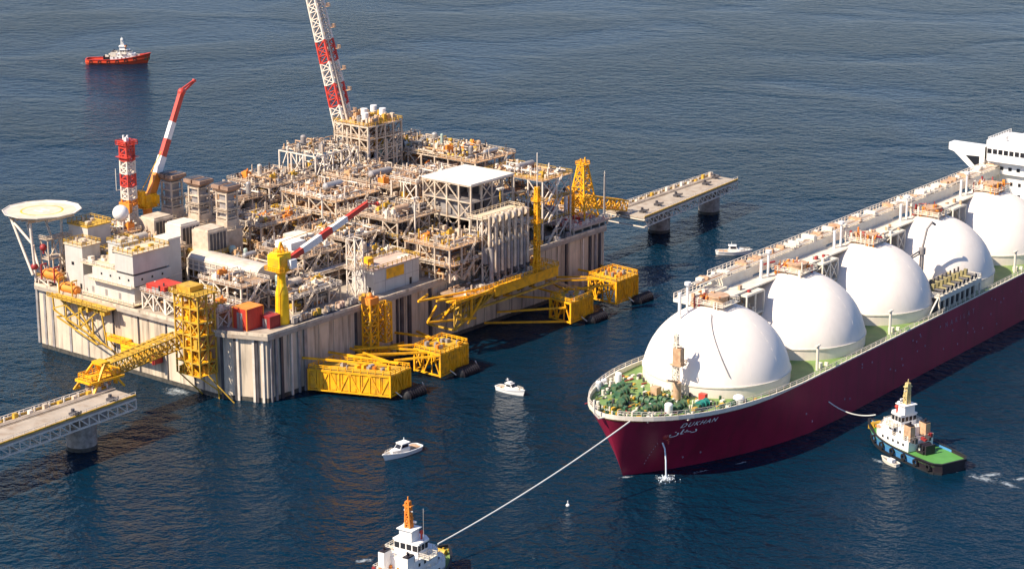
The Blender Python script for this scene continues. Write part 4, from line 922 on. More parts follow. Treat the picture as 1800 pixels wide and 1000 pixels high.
# stair tower on the long wall
t = pth('wall_stair_tower', 'yellow lattice stair tower against the long concrete wall', 'stair tower', 43.5, -3.4, 0)
m = MB(); m.truss((2, 0, 5), (2, 0, 21), 3.2, 3.2, 5, .45, .32, None, (1, 0, 0)); m.truss((8.6, 0, 8), (8.6, 0, 20), 2.6, 2.6, 4, .4, .3, None, (1, 0, 0)); m.bar((3.6, 0, 15), (7.4, 0, 15), .4); m.bar((3.6, 0, 9), (7.4, 0, 13), .35); m.bar((3.6, 0, 20), (7.4, 0, 20), .5); m.build('lattice', yellow, t)
m = MB()
for i in range(5): z = 5+i*3.1; m.bar((.8, -.6, z), (3.2, .6, z+3), .7, .2); m.box(.4, 3.6, -1.6, 1.6, z, z+.12)
m.build('stair_flight', ochre, t)
m = MB(); m.box(.2, 4, -1.8, 1.8, 21, 23); m.ball((1.8, 0, 23.4), 1.1, 10, 6); m.build('top_cabin', orange, t)
m = MB(); m.box(-3, 16, -.6, 2.8, 4.6, 4.8); m.rail([(-3, -.6, 4.8), (16, -.6, 4.8)], 1.2, .2, 2); m.build('foot_walkway', yellow, t)

# ============================================================ LEFT SIDE
t = pth('wall_stair_tower', 'dense yellow stair tower beside the gangway on the sunlit short wall', 'stair tower', -7.2, 13.5, 0)
m = MB(); m.frame(0, 6.4, 0, 9.5, 8, [12, 16, 20, 24, 28, 32], 2, 3, .42, .3, True, 13); m.build('steel_frame', ochre, t)
m = MB(); rr = random.Random(3)
for z in (8, 12, 16, 20, 24, 28):
    m.box(.2, 6.2, .2, 9.3, z, z+.12)
m.build('landings', yellow, t)
m = MB()
for z in (8, 12, 16, 20, 24, 28):
    m.bar((1, 1, z), (1, 8.4, z+4), .9, .25); m.bar((3.2, 8.4, z), (3.2, 1, z+4), .9, .25); m.rail([(.4, 1, z), (.4, 8.4, z+4)], 1.1, .2, 1.5)
m.build('stair_flights', yellow, t)
m = MB()
for k in range(50):
    z = rr.choice((8, 12, 16, 20, 24)); x = rr.uniform(0, 6); y = rr.uniform(0, 9); m.np(); m.box(x, x+rr.uniform(.3, 1.3), y, y+rr.uniform(.3, 1.4), z+.1, z+rr.uniform(.8, 2.8), rr.randrange(3))
m.build('equipment', [yellow, ochre, tan], t)
m = MB(); m.box(1, 6, 4, 9.5, 32, 33.6); m.box(-1.5, 6.8, -.5, 10, 31.9, 32.05); m.rail([(-1.5, -.5, 32), (6.8, -.5, 32), (6.8, 10, 32), (-1.5, 10, 32)], 1.2, .2, 1.8, closed=True); m.build('top_cabin', ochre, t)
m = MB(); m.bar((0, 0, 8), (7, -1, 2), .35); m.bar((6, 0, 8), (7, 0, 0), .35); m.bar((0, 9, 8), (7, 7, 0), .35); m.bar((0, 9, 8), (0, 0, 8), .3); m.bar((3, 0, 8), (7, -6, 0), .3); m.build('braces', ochre, t)
t = pth('gangway', 'enclosed yellow lattice gangway sloping from stair tower to the left trestle', 'gangway', -7, 27, 13)
m = MB(); m.truss((2, -2.5, 3.7), (-27, -2.4, 1.5), 3.9, 3.9, 14, .36, .22); m.build('lattice', ochre, t)
m = MB()
for i in range(14):
    f = (i+.5)/14; c = Vector((-27*f, -2.4*f, 3.5-2*f)); m.bar(c+Vector((.75, 0, -1.8)), c+Vector((-.75, 0, -1.85)), 3.4, .15); m.bar(c+Vector((.7, 0, 1.9)), c+Vector((-.7, 0, 1.85)), 3.0, .12)
m.build('floor_and_roof', ochre, t)
t = pth('landing_frame', 'splayed yellow landing frame where the gangway meets the left trestle', 'gangway support', -39, 18, 12)
m = MB()
for (a, b) in (((6, 6, 1), (1, 4, 7)), ((6, -2, 0), (1, 0, 7)), ((-5, 6, 0), (1, 4, 7)), ((-5, -2, 0), (1, 0, 7)), ((1, 4, 7), (1, 0, 7)), ((6, 6, 3), (-5, 5, 3)), ((6, -2, 3), (-5, -1, 3)), ((-5, 5, 3), (-5, -1, 3)), ((6, 6, 3), (6, -2, 3))): m.bar(a, b, .6)
m.box(-4, 6, -.5, 5, 3.1, 3.5); m.box(0, 3, 0, 4, 6.6, 7.4); m.rail([(-4, -.5, 3.5), (6, -.5, 3.5), (6, 5, 3.5), (-4, 5, 3.5)], 1.2, .22, 1.8, closed=True); m.build('frame', yellow, t)
m = MB()
for k in range(14): x = rr.uniform(-5, 6); y = rr.uniform(-2, 6); m.np(); m.box(x, x+rr.uniform(.4, 1.4), y, y+rr.uniform(.4, 1.2), 0, rr.uniform(.6, 2.6), rr.randrange(3))
m.build('machinery', [yellow, tan, steel], t)
t = pth('access_box', 'long yellow box walkway low on the sunlit wall below the gangway', 'walkway', -3.4, 37.5, 6.5)
m = MB(); m.box(0, 3, 0, 14, 0, 3.4)
for i in range(3): m.box(-.15, 0, .2, 13.8, .3+i*1.1, .7+i*1.1)
m.build('box_girder', yellow, t); m = MB(); m.box(-.2, -.01, -.2, .4, -.4, 3.8); m.box(0, 3.2, -.6, 0, -.3, 3.6); m.build('end_frame', dred, t)
m = MB(); m.rail([(0, 0, 3.4), (0, 14, 3.4)], 1.2, .2, 2); m.build('handrail', yellow, t)
t = pth('access_box', 'upper short yellow walkway on the sunlit wall left of the gangway', 'walkway', -3, 50, 9.5)
m = MB(); m.box(0, 2.8, 0, 8, 0, 1.2); m.bar((1, 0, 0), (3, 0, -3), .3); m.bar((1, 8, 0), (3, 8, -3), .3); m.build('box_girder', yellow, t); m = MB(); m.rail([(0, 0, 1.2), (0, 8, 1.2)], 1.2, .2, 2); m.build('handrail', yellow, t)
# yellow truss on wall at left
t = pth('wall_truss', 'slanting yellow lattice davit frame on the sunlit wall below the lifeboats', 'steel frame', -3, 56, 0)
m = MB()
for (a, b) in (((0, 26, 20), (0, 25.5, 14.5)), ((0, 25.5, 14.5), (0, 0, 7)), ((0, 24, 19.5), (0, 5, 8.5)), ((0, 26, 15), (0, 12, 20)), ((0, 20, 12.8), (0, 8, 19)), ((0, 20, 12.5), (0, 20, 19.5)), ((0, 14, 11), (0, 4, 19)), ((0, 14, 10.6), (0, 14, 19.5)), ((0, 8, 9.5), (0, 8, 15)), ((0, 8, 9.3), (0, 15, 19)), ((0, 2, 8), (0, 4, 19)), ((0, 0, 7), (3, 0, 4)), ((0, 10, 9.6), (3, 10, 6)), ((0, 20, 12.4), (3, 20, 9)), ((0, 26, 15), (3, 26, 12)), ((-2, 4, 8.3), (-2, 22, 13.6)), ((-2, 4, 8.3), (0, 4, 8)), ((-2, 22, 13.6), (0, 22, 13.2))): m.bar(a, b, .38)
m.build('lattice', ochre, t)
m = MB(); m.box(-2, 3, -1, 26, 19.2, 19.4); m.rail([(-2, -1, 19.4), (-2, 26, 19.4)], 1.2, .2, 2.2)
for i in range(10): m.box(-1.5+rr.random(), 1, 1+i*1.2, 1.9+i*1.2, 17+rr.random()*2, 19.1)
m.build('platform', ochre, t)
# trestles
def trestle(label, A_, B_, C_, D_, z, seed, pier_uv, flat_end):
    rr = random.Random(seed)
    t = pth('trestle_jetty', label, 'jetty', A_[0], A_[1], 0); P = [(p[0]-A_[0], p[1]-A_[1]) for p in (A_, B_, C_, D_)]
    m = MB(); m.prism(P, z-.6, z); m.build('deck_slab', conc_deck, t)
    m = MB(); a, b, c, d = [Vector((*p, 0)) for p in P]
    for (p, q) in ((a, b), (d, c)):
        L = (q-p).length; n = int(L/3.4)
        for zz, w in ((z-.9, .5), (z-3.6, .45)): m.bar(p+Vector((0, 0, zz)), q+Vector((0, 0, zz)), w)
        for i in range(n):
            r0 = p.lerp(q, i/n); r1 = p.lerp(q, (i+1)/n)
            m.bar(r0+Vector((0, 0, z-.9)), r1+Vector((0, 0, z-3.6)), .3); m.bar(r1+Vector((0, 0, z-.9)), r1+Vector((0, 0, z-3.6)), .3)
    n = int((b-a).length/6.8)
    for i in range(n+1):
        p = a.lerp(b, i/n); q = d.lerp(c, i/n); m.bar(p+Vector((0, 0, z-3.6)), q+Vector((0, 0, z-3.6)), .35); m.bar(p+Vector((0, 0, z-1)), q+Vector((0, 0, z-1)), .35)
    m.build('side_truss', steel_w, t)
    m = MB(); m.bar(a+Vector((0, 0, z+.2)), b+Vector((0, 0, z+.2)), .5, .4); m.bar(d+Vector((0, 0, z+.2)), c+Vector((0, 0, z+.2)), .5, .4); m.build('edge_kerb', ochre, t)
    m = MB(); m.rail([d+Vector((0, 0, z)), c+Vector((0, 0, z))], 1.3, .2, 2.6); m.rail([a+Vector((0, 0, z)), b+Vector((0, 0, z))], 1.2, .12, 3.5); m.build('handrail', steel_w, t)
    m = MB(); L = (c-d).length; n = int(L/5)
    for i in range(n):
        p = d.lerp(c, (i+.5)/n)+Vector((0, -1.4, 0)); q = rr.random(); m.box(p.x-.6, p.x+.6, p.y-.5, p.y+.5, z, z+rr.uniform(.6, 1.8), rr.randrange(3))
        m.tube((p.x+1.5, p.y, z), (p.x+1.5, p.y, z+1.6), .25, 6, 0)
    for k in (0, .6, 1.2):
        m.tube(d+Vector((0, -2.4-k, z+.4)), c+Vector((0, -2.4-k, z+.4)), .18, 6, 1)
    m.build('side_pipes', [steel_w, steel, ochre], t)
    for (u, v) in pier_uv:
        x, y = u-A_[0], v-A_[1]; m = MB(); m.tube((x, y, -6), (x, y, z-3.4), 4.1, 28); m.build('pier', conc_pier, t)
        m = MB(); m.tube((x, y, -.5), (x, y, 1.1), 4.16, 28); m.build('tide_mark', tide, t)
        m = MB(); m.box(x-4, x+4, y-6, y+6, z-3.4, z-.62); m.build('pier_cap', conc_pier, t)
    return t
trestle('concrete jetty with lattice sides running out of the left edge', (-112, 3.5), (-37, 7), (-37, 18.8), (-112, 18.3), 12, 1, [(-51.5, 12.8)], 0)
trestle('far jetty with two round piers off the right end of the platform', (211, 15), (283, 22), (283, 34.5), (211, 32), 12, 2, [(237, 26.5), (272.5, 28)], 1)
def hook(u, v, rz, lb):
    t = pth('mooring_hook', lb, 'mooring hook', u, v, 12, rz, 'mooring hooks on the jetties')
    m = MB(); m.box(-.9, .9, -.9, .9, 0, .8); m.tube((-.2, 0, .8), (-.2, 0, 1.8), .5, 10); m.build('base', steel_d, t)
    m = MB()
    for k in (-.5, 0, .5): m.np(); m.bar((0, k, 1), (2.0, k*1.8, .9), .35); m.bar((2.0, k*1.8, .9), (2.0, k*1.8, 1.5), .3)
    m.build('hook', steel_d, t)
for (u, v, l) in ((-44, 9, 'black mooring hook nearest the yellow landing on the left jetty'), (-58, 7.6, 'second black mooring hook on the left jetty'), (217, 20, 'black mooring hook nearest the gangway on the far jetty'), (229, 22, 'second black mooring hook on the far jetty'), (245, 24.5, 'third black mooring hook on the far jetty'), (268, 27, 'fourth black mooring hook on the far jetty'), (279, 30, 'black mooring hook at the tip of the far jetty')):
    hook(u, v, -pi/2, l)
t = pth('gangway', 'short yellow lattice gangway joining the platform to the far jetty', 'gangway', 171.5, 27, 19)
m = MB(); m.truss((-4, 0, 4), (20, 0, 1), 4.2, 4.0, 9, .5, .32); m.truss((20, 0, 1), (42, -1, -4.5), 4.0, 3.6, 8, .5, .32); m.build('lattice', yellow, t)
m = MB(); m.bar((-4, 0, 2.1), (20, 0, -.9), 3.8, .15); m.bar((20, 0, -.9), (42, -1, -6.3), 3.6, .15); m.build('floor', ochre, t)
for (x, y) in ((57.5, 0),): pass

# ============================================================ LNG CARRIER
SA = R(52.55); SX, SY = 22.88, 515.0
def sw(a, n, z): return (SX+a*cos(SA)+n*sin(SA), SY+a*sin(SA)-n*cos(SA), z)
ship = thing('gas_carrier', 'long maroon gas carrier with five white domed tanks and green deck', 'ship', (SX, SY, 0), SA)
LS = 292.0
def a0f(z): return 9.5-8*max(-2, z)/17.6
def zd(a): return 15.9+2.2*max(0, 1-a/52)**2
def hbl(a, z):
    d = a-a0f(z)
    if d <= 0: return 0.0
    t1 = min(1, d/47); D = 22.7*(1-(1-t1)**2.15)**.62
    t2 = min(1, d/70); Wl = 22.7*(1-(1-t2)**1.9)**.95
    f = max(0, min(1, z/17.6))**1.35
    h = D*f+Wl*(1-f)
    if a > LS-30: h *= 1-.25*((a-(LS-30))/30)**2
    return h
AS = [0, .15, .5, 1, 1.8, 3, 4.5, 6.5, 9, 12, 16, 20, 25, 30, 36, 43, 50, 60, 75, 95, 130, 170, 210, 250, 262, 275, 285, 290]
def hull():
    m = MB(); NZ = 9; rows = []
    for k in range(NZ):
        f = k/(NZ-1)
        row = []
        for q in AS:
            zt = zd(q)-.01; z = -2+(zt+2)*f; a = a0f(z)+q*(LS-a0f(z))/290
            row.append((a, hbl(a, z), z))
        rows.append(row)
    for sgn in (1, -1):
        vs = [(a, sgn*h, z) for row in rows for (a, h, z) in row]; n = len(AS)
        fs = [(k*n+i, k*n+i+1, (k+1)*n+i+1, (k+1)*n+i) for k in range(NZ-1) for i in range(n-1)]
        if sgn > 0: fs = [f[::-1] for f in fs]
        m.add(vs, fs, 0, True)
    # transom
    e = [r[-1] for r in rows]
    m.add([(a, h, z) for a, h, z in e]+[(a, -h, z) for a, h, z in e[::-1]], [tuple(range(2*NZ))])
    m.build('hull', hull_m, ship)
    top = rows[-1]; n = len(top)
    m = MB(); vs = [(a, h-.05, z-.35) for a, h, z in top]+[(a, -h+.05, z-.35) for a, h, z in top]
    m.add(vs, [(i, n+i, n+i+1, i+1) for i in range(n-1)]); m.build('main_deck', green, ship)
    # bulwark / rail strip
    m = MB()
    for sgn in (1, -1):
        for i in range(n-1):
            a, b = top[i], top[i+1]
            if a[0] > LS-1: continue
            hb = lambda q: .8*max(0, min(1, (60-q)/20))+.2
            h0, h1 = hb(a[0]), hb(b[0])
            th = .45
            P0 = [(a[0], sgn*(a[1]+.04), a[2]-.12), (a[0], sgn*(a[1]+.04), a[2]+h0), (a[0]+(.3 if i < 3 else 0), sgn*max(0, a[1]-th), a[2]+h0), (a[0]+(.3 if i < 3 else 0), sgn*max(0, a[1]-th), a[2]-.4)]
            P1 = [(b[0], sgn*(b[1]+.04), b[2]-.12), (b[0], sgn*(b[1]+.04), b[2]+h1), (b[0]+(.3 if i < 2 else 0), sgn*max(0, b[1]-th), b[2]+h1), (b[0]+(.3 if i < 2 else 0), sgn*max(0, b[1]-th), b[2]-.4)]
            m.add(P0+P1, [(0, 1, 5, 4), (1, 2, 6, 5), (2, 3, 7, 6), (0, 3, 2, 1), (4, 5, 6, 7)])
    m.build('bulwark', cream, ship)
    m = MB()
    for sgn in (1, -1):
        pts = [(a, sgn*(h-.25), z+.2+.8*max(0, min(1, (60-a)/20))) for a, h, z in top if 2 < a < 262]
        m.rail(pts, 1.2, .14, 3.0)
    m.build('deck_rail', steel_w, ship)
    return rows
hull()
TA = [53.9+42.07*i for i in range(5)]
for i, a in enumerate(TA):
    t = bpy.data.objects.new('cargo_tank', None); C.objects.link(t); t.parent = ship; t.location = (a, 0, 15.5)
    if i == 0: t['label'] = 'foremost and largest looking white tank dome'
    Rr = 20.3
    m = MB(); m.ball((0, 0, 0), Rr, 72, 26, 0, z0=3.2/Rr, z1=1); m.build('tank_cover', cover_m, t)
    rs = math.sqrt(Rr**2-3.2**2)
    m = MB(); m.cone((0, 0, .0), (0, 0, 3.2), rs+.02, rs+.02, 72, 0, False); m.build('tank_skirt', skirt_m, t)
    m = MB()
    for k in range(72):
        a0_, a1_ = 2*pi*k/72, 2*pi*(k+1)/72; m.bar(((rs+.1)*cos(a0_), (rs+.1)*sin(a0_), 3.2), ((rs+.1)*cos(a1_), (rs+.1)*sin(a1_), 3.2), .28, .35)
    m.build('rim', cream, t)
    # weld seams
    m = MB()
    for k in range(12):
        th = 2*pi*k/12; pts = [((Rr+.01)*cos(p)*cos(th), (Rr+.01)*cos(p)*sin(th), (Rr+.01)*sin(p)) for p in [R(10+j*7.4) for j in range(11)]]
        for p, q in zip(pts, pts[1:]): m.bar(p, q, .05)
    m.build('seams', cover_m, t)
    # dome on top with pipework
    m = MB(); m.tube((0, 0, 19.4), (0, 0, 22.6), 2.6, 20); m.tube((0, 0, 22.6), (0, 0, 23), 2.9, 20); m.build('tank_dome', tan, t)
    rr = random.Random(60+i)
    m = MB()
    for k in range(46):
        x = rr.uniform(-4, 4.2); y = rr.uniform(-3.6, 6.2); q = rr.random(); zb = math.sqrt(max(0, Rr**2-x*x-y*y))
        if q < .4: m.box(x, x+rr.uniform(.3, 1), y, y+rr.uniform(.3, 1), zb, 21+rr.uniform(0, 2.6), rr.randrange(4))
        elif q < .75: m.tube((x, y, zb), (x, y, 21+rr.uniform(.5, 3)), rr.uniform(.15, .35), 6, rr.randrange(4))
        else: m.tube((x, y, 22+rr.random()), (x+rr.uniform(-4, 4), y+rr.uniform(-2, 2), 22+rr.random()), rr.uniform(.15, .3), 6, rr.randrange(4))
    m.build('dome_pipework', [tan, orange, dred, steel_w], t)['kind'] = 'stuff'
    m = MB(); m.box(-4, 4.4, -4, 6, 20.75, 20.85); m.rail([(-4, -4, 20.85), (4.4, -4, 20.85), (4.4, 6, 20.85), (-4, 6, 20.85)], 1.2, .15, 2, closed=True); m.build('dome_platform', cream, t)
    # floodlight / vent post on starboard side of the dome
    m = MB(); m.tube((-6, 6, 18), (-6, 6, 26), .35, 8); m.tube((-6, 6, 26), (-6, 6, 26.8), .9, 10); m.tube((-9, 6.5, 17), (-9, 6.5, 24.5), .45, 8); m.build('vent_post', white, t)
# flying passage along the tank tops
n0 = 8.2
m = MB(); m.box(71, 252, n0+1, n0+6.2, 35.2, 37.6); m.box(52, 71, n0-.5, n0+5, 34.6, 35.6); 
for q in range(4): m.box(75+42.07*q-17, 75+42.07*q+17, 3.2, n0+1, 34.3, 34.7); m.box(75+42.07*q-12, 75+42.07*q+12, n0+1, n0+1.4, 27, 35.2)
for i in range(6):
    a = 75+42.07*i if i else 75
    if a > 255: break
    for da in (-5, 5):
        m.box(a+da-.3, a+da+.3, n0+1, n0+1.6, 16, 35.2); m.box(a+da-.3, a+da+.3, n0+5.6, n0+6.2, 16, 35.2)
    m.bar((a-5, n0+1.2, 18), (a+5, n0+1.2, 34), .35); m.bar((a+5, n0+1.2, 18), (a-5, n0+1.2, 34), .35)
m.build('flying_passage', cream, ship)
m = MB(); m.rail([(71, n0+6.1, 37.6), (252, n0+6.1, 37.6)], 1.5, .2, 2.0); m.rail([(52, n0+4.8, 35.6), (71, n0+4.8, 35.6)], 1.5, .2, 2.0); m.rail([(71, n0+1.1, 37.6), (252, n0+1.1, 37.6)], 1.2, .13, 4); m.build('passage_rail', steel_w, ship)
m = MB(); rr = random.Random(71)
for k in range(4): y = n0+1.6+k*.9; m.tube((60, y, 38.1), (250, y, 38.1), .24, 6, k % 3)
for k in range(90): a = rr.uniform(60, 250); m.box(a, a+rr.uniform(.4, 2), n0+rr.uniform(1, 4.5), n0+5.4, 37.6, 38.2+rr.random()*1.2, rr.choice((0, 0, 1, 2)))
m.build('passage_pipes', [cream, tan, steel_w], ship)
# risers and ladders between tanks
for i in range(4):
    a = 75+42.07*i; rr = random.Random(80+i)
    m = MB()
    for k in range(7):
        x = a-4+k*1.35; m.path([(x, 7.5, 17), (x, 7.5, 29), (x, 9, 33.5)], rr.uniform(.22, .42))
    m.build('pipe_riser', [tan, cream][i % 2], ship)
    m = MB(); m.frame(a-4.5, a+4.5, 1, 7, 16, [22, 28, 34], 2, 1, .4, .28, True, i); m.build('ladder_tower', cream, ship)
    m = MB()
    for z in (22, 28, 34): m.box(a-4.5, a+4.5, 1, 7, z, z+.15)
    for k in range(20): x = rr.uniform(a-4, a+3); y = rr.uniform(1.5, 6); z = rr.choice((22, 28, 34)); m.box(x, x+rr.uniform(.4, 1.4), y, y+.7, z, z+rr.uniform(.6, 2), rr.randrange(3))
    m.build('tower_platform', [cream, tan, dred], ship)
# lamp posts on starboard deck edge
for a in (74.5, 116.5, 200.5, 242):
    m = MB(); m.tube((a, -19.6, 15.7), (a, -19.6, 22.6), .42, 8); m.box(a-1, a+1, -20, -19.2, 22.6, 22.9); m.build('lamp_post', cream, ship)
    m = MB(); m.box(a+2, a+3.4, -19.4, -18, 15.6, 17); m.box(a+5, a+5.6, -20, -19, 15.6, 16.6); m.build('deck_fitting', cream, ship)
# manifold platform
m = MB()
m.box(144, 172, -21.5, -12, 20.3, 20.8); 
for k in range(9): a = 144.2+k*3.4; m.box(a, a+.5, -21.5, -21, 15.6, 20.3); m.box(a, a+.5, -12.5, -12, 15.6, 20.3)
m.box(144, 172, -21.6, -21.2, 19.4, 20.3); m.bar((138, -21, 16), (144, -21, 20.5), .4)
m.build('manifold_platform', cream, ship)
m = MB(); m.box(144.6, 171.4, -19.8, -13, 15.6, 20.2); m.build('manifold_recess_shade', steel_d, ship)  # solid dark block standing in for the shaded recess behind the white frames
m = MB(); rr = random.Random(91)
for k in range(9):
    a = 146.5+k*2.7; m.tube((a, -21.2, 22.2), (a, -13, 22.2), .45, 8, k % 2); m.tube((a, -21.6, 22.2), (a, -21.2, 22.2), .7, 10, 0); m.box(a-.5, a+.5, -18.5, -17.5, 21.6, 23.8, 1); m.tube((a, -15.5, 20.8), (a, -15.5, 24), .3, 6, 0)
m.build('manifold_pipes', [steel_d, mat('olive_paint', (.26, .22, .10), .6, var=.3)], ship)
m = MB(); m.rail([(144, -21.4, 20.8), (172, -21.4, 20.8), (172, -12.2, 20.8), (144, -12.2, 20.8)], 1.2, .15, 2.4, closed=True); m.build('manifold_rail', cream, ship)
# hose crane
m = MB(); m.tube((158, -8, 16), (158, -8, 29), .7, 10); m.tube((158, -8, 29), (158, -8, 31), 1.1, 10); m.path([(158, -8, 30.5), (158.5, -9, 37), (159.5, -10, 39), (161, -10.4, 38)], .4, 8); m.bar((158, -8, 30.5), (146, -3, 25.5), .45); m.bar((158, -8, 29.5), (146, -3, 25), .35); m.build('hose_crane', steel_g, ship)
# low saddle structures between the skirts
for i in range(5):
    a = 33+42.07*i if i else 31.5
# superstructure
sup = bpy.data.objects.new('superstructure', None); C.objects.link(sup); sup.parent = ship; sup.location = (246, 0, 13.3)
m = MB(); m.box(4, 34, -17, 17, 0, 22); m.box(2.5, 34, -16, 16, 22, 26.5); m.prism([(0, -13), (0, 13), (3, 15), (20, 15), (20, -15), (3, -15)], 26.5, 33.0); m.build('deckhouse', white, sup)
# bridge wings with slanted undersides
m = MB()
for sgn in (1, -1):
    m.np(); y0, y1, y2 = sgn*14.5, sgn*28, sgn*17
    v = []
    for x in (1.0, 5.0): v += [(x, y0, 30.9), (x, y1, 30.9), (x, y1, 28.4), (x, sgn*26, 28.0), (x, sgn*16.5, 20.5), (x, y0, 20.5)]
    m.add(v, [(0, 1, 2, 3, 4, 5), (11, 10, 9, 8, 7, 6), (0, 6, 7, 1), (1, 7, 8, 2), (2, 8, 9, 3), (3, 9, 10, 4), (4, 10, 11, 5)])
m.build('bridge_wing', white, sup)
m = MB()
for sgn in (1, -1): m.np(); m.add([(.95, sgn*21.6, 27.2), (.95, sgn*16.4, 27.4), (.95, sgn*16.4, 22.6)], [(0, 1, 2)])
m.build('wing_opening', window, sup)
m = MB()
for k in range(13): m.np(); y = -12.4+k*2; m.box(-.08, 0, y, y+1.5, 29.2, 30.8)
for k in range(9): m.np(); y = -13+k*3; m.box(2.42, 2.5, y, y+1.2, 23.4, 24.6); m.np(); m.box(3.92, 4, y, y+1, 18, 19.2); m.np(); m.box(3.92, 4, y, y+1, 14, 15.2)
m.build('window', window, sup)
m = MB(); m.box(1, 19, -13.5, 13.5, 33, 33.3); m.rail([(1, -13.5, 33.3), (1, 13.5, 33.3), (19, 13.5, 33.3)], 1.2, .16, 2); m.box(6, 12, -3, 3, 33.3, 36.5); m.box(3, 5, 8, 10, 33.3, 35); m.ball((4, -8, 35), 1.4, 12, 8); m.build('monkey_island', white, sup)
m = MB(); m.box(14, 17, -2.5, 2.5, 33.3, 48); m.box(12.5, 18, -5.5, 5.5, 47, 49.4); m.box(13.5, 14.3, -4.5, -3.7, 33.3, 47); m.box(13.5, 14.3, 3.7, 4.5, 33.3, 47); m.build('radar_mast', cream, sup)
m = MB(); m.box(21, 31, -7, 7, 26.5, 43); m.build('funnel', tan, sup)
m = MB(); m.box(13.2, 14, -2.6, 2.6, 40, 42.6); m.np(); m.box(12.4, 12.5, -3.6, 3.6, 47.7, 48.8); m.build('mast_opening', steel_d, sup)
# foredeck
rr = random.Random(14)
def winch(x, y, rz, s_, mt):
    w = bpy.data.objects.new('winch', None); C.objects.link(w); w.parent = ship; w.location = (x, y, zd(x)-.35); w.rotation_euler = (0, 0, rz)
    s_ *= .86
    m = MB(); m.box(-3*s_, 3*s_, -1.2*s_, 1.2*s_, 0, .4); m.box(-3*s_, -1.9*s_, -1*s_, 1*s_, .4, 2*s_)
    m.build('bedplate', winch_g, w)
    m = MB()
    for a, b, r in ((-1.7, -1.5, 1.3), (-1.5, .3, .9), (.3, .5, 1.3), (.5, 2.2, .8), (2.2, 2.4, 1.25), (2.4, 3.2, .5)): m.tube((a*s_, 0, 1.3*s_), (b*s_, 0, 1.3*s_), r*s_, 14)
    m.build('drum', mt, w)
for (x, y, rz, s_, mt) in ((15, 4, .3, 1.15, winch_g), (16, -5, -.3, 1.15, winch_g), (22, -9, .1, 1.1, winch_g), (27, -12.5, 0, 1.1, teal), (33.5, -17.6, .2, .75, winch_g), (22, 9, .1, 1.1, winch_g), (26, 13, 0, 1, winch_g), (10, -5.5, 1.1, .8, winch_g), (11, 3.5, -.9, .8, winch_g), (24, -3, 1.3, 1, winch_g), (20, 0, 1.5, 1.1, winch_g), (19, -13, .6, .8, winch_g), (23, 15.5, .3, .7, winch_g)): winch(x, y, rz, s_, mt)
m = MB(); cols = 5
for k in range(330):
    x = rr.uniform(4, 41); h_ = hbl(x, 17)-1.4; y = rr.uniform(-h_, h_)
    if (x-53.9)**2+y*y < 20.4**2 or h_ < 1: continue
    z = zd(x)-.35; q = rr.random()
    m.np()
    if q < .45: a = rr.uniform(.25, .8); m.box(x-a, x+a, y-a*.6, y+a*.6, z, z+rr.uniform(.3, 1.3), rr.choice((0, 0, 1, 2, 3)))
    elif q < .7: m.tube((x, y, z), (x, y, z+rr.uniform(.6, 1.5)), rr.uniform(.18, .4), 7, rr.choice((0, 2, 3)))
    else: a = rr.uniform(0, 6.28); L = rr.uniform(1, 4); m.tube((x, y, z+.4), (x+L*cos(a), y+L*sin(a)*.5, z+.4), rr.uniform(.1, .22), 6, rr.choice((0, 1, 4)))
o = m.build('foredeck_fitting', [winch_g, ochre, cream, steel_d, dred], ship)
for k, (x, y) in enumerate(((9, -9.5), (26.5, 18.5), (8.5, 9), (31, 20.3), (20.5, 15), (18, -16.5))):
    m = MB(); y *= .9; z = zd(x)-.35; m.tube((x-1, y, z), (x-1, y, z+1.5), .45, 10); m.tube((x+1, y, z), (x+1, y, z+1.5), .45, 10); m.box(x-2, x+2, y-.6, y+.6, z, z+.25); m.build('bollard', cream, ship)
for (x, y, h, r) in ((17, -9.5, 3.2, 1.1), (36.5, -19.2, 2.4, 1.5), (30, 17, 4.0, .9), (22, 18, 3, .8), (27, 19.8, 2, .8)):
    m = MB(); y *= .93; z = zd(x)-.35; m.cone((x, y, z), (x, y, z+h*.8), r*.92, r, 14); m.ball((x, y, z+h*.8), r, 14, 5, 0, 0, 1, .55); m.build('mushroom_vent', white, ship)
m = MB(); m.truss((31.3, -1.5, 16.2), (31.3, -1.5, 33), 1.5, .9, 9, .22, .16); m.tube((31.3, -1.5, 33), (31.3, -1.5, 36), .1, 6); m.box(30.6, 32, -3.2, .2, 30, 30.15); m.build('foremast', cream, ship)
m = MB(); m.box(30.4, 32.4, -3.4, -1, 25, 29.5); m.box(30, 33, -3.8, -.2, 24.8, 25); m.rail([(30, -3.8, 25), (33, -3.8, 25), (33, -.2, 25)], 1.1, .15, 1.5); m.build('mast_cabinet', tan, ship)
m = MB(); m.tube((29, -3.5, 16.4), (29, -3.5, 21), 1.1, 14); m.bar((29, -3.5, 21), (24.5, -3.2, 22.6), .5); m.build('stores_crane', tan, ship)
m = MB(); m.box(28, 30, 2.2, 4.2, 16.3, 18.4); m.build('deck_store', tan, ship)
m = MB(); m.box(31.6, 33, -10.5, -8.5, 16.2, 18.2); m.build('hydrant_box', red, ship)
m = MB(); m.path([(2.1, 0, 18.2), (.2, 1.2, 18.0), (-.5, 2.2, 19.4), (-.3, 2.4, 22.8)], .3, 8); m.build('jackstaff', cream, ship)
# pipe down the foremost tank cover
m = MB(); pts = []
for j in range(9):
    p = R(70-j*6.6); th = R(198+j*3); pts.append((53.9+20.6*cos(p)*cos(th), 20.6*cos(p)*sin(th), 15.5+20.6*sin(p)))
m.path(pts, .14, 6); m.build('cover_pipe', steel_g, ship)
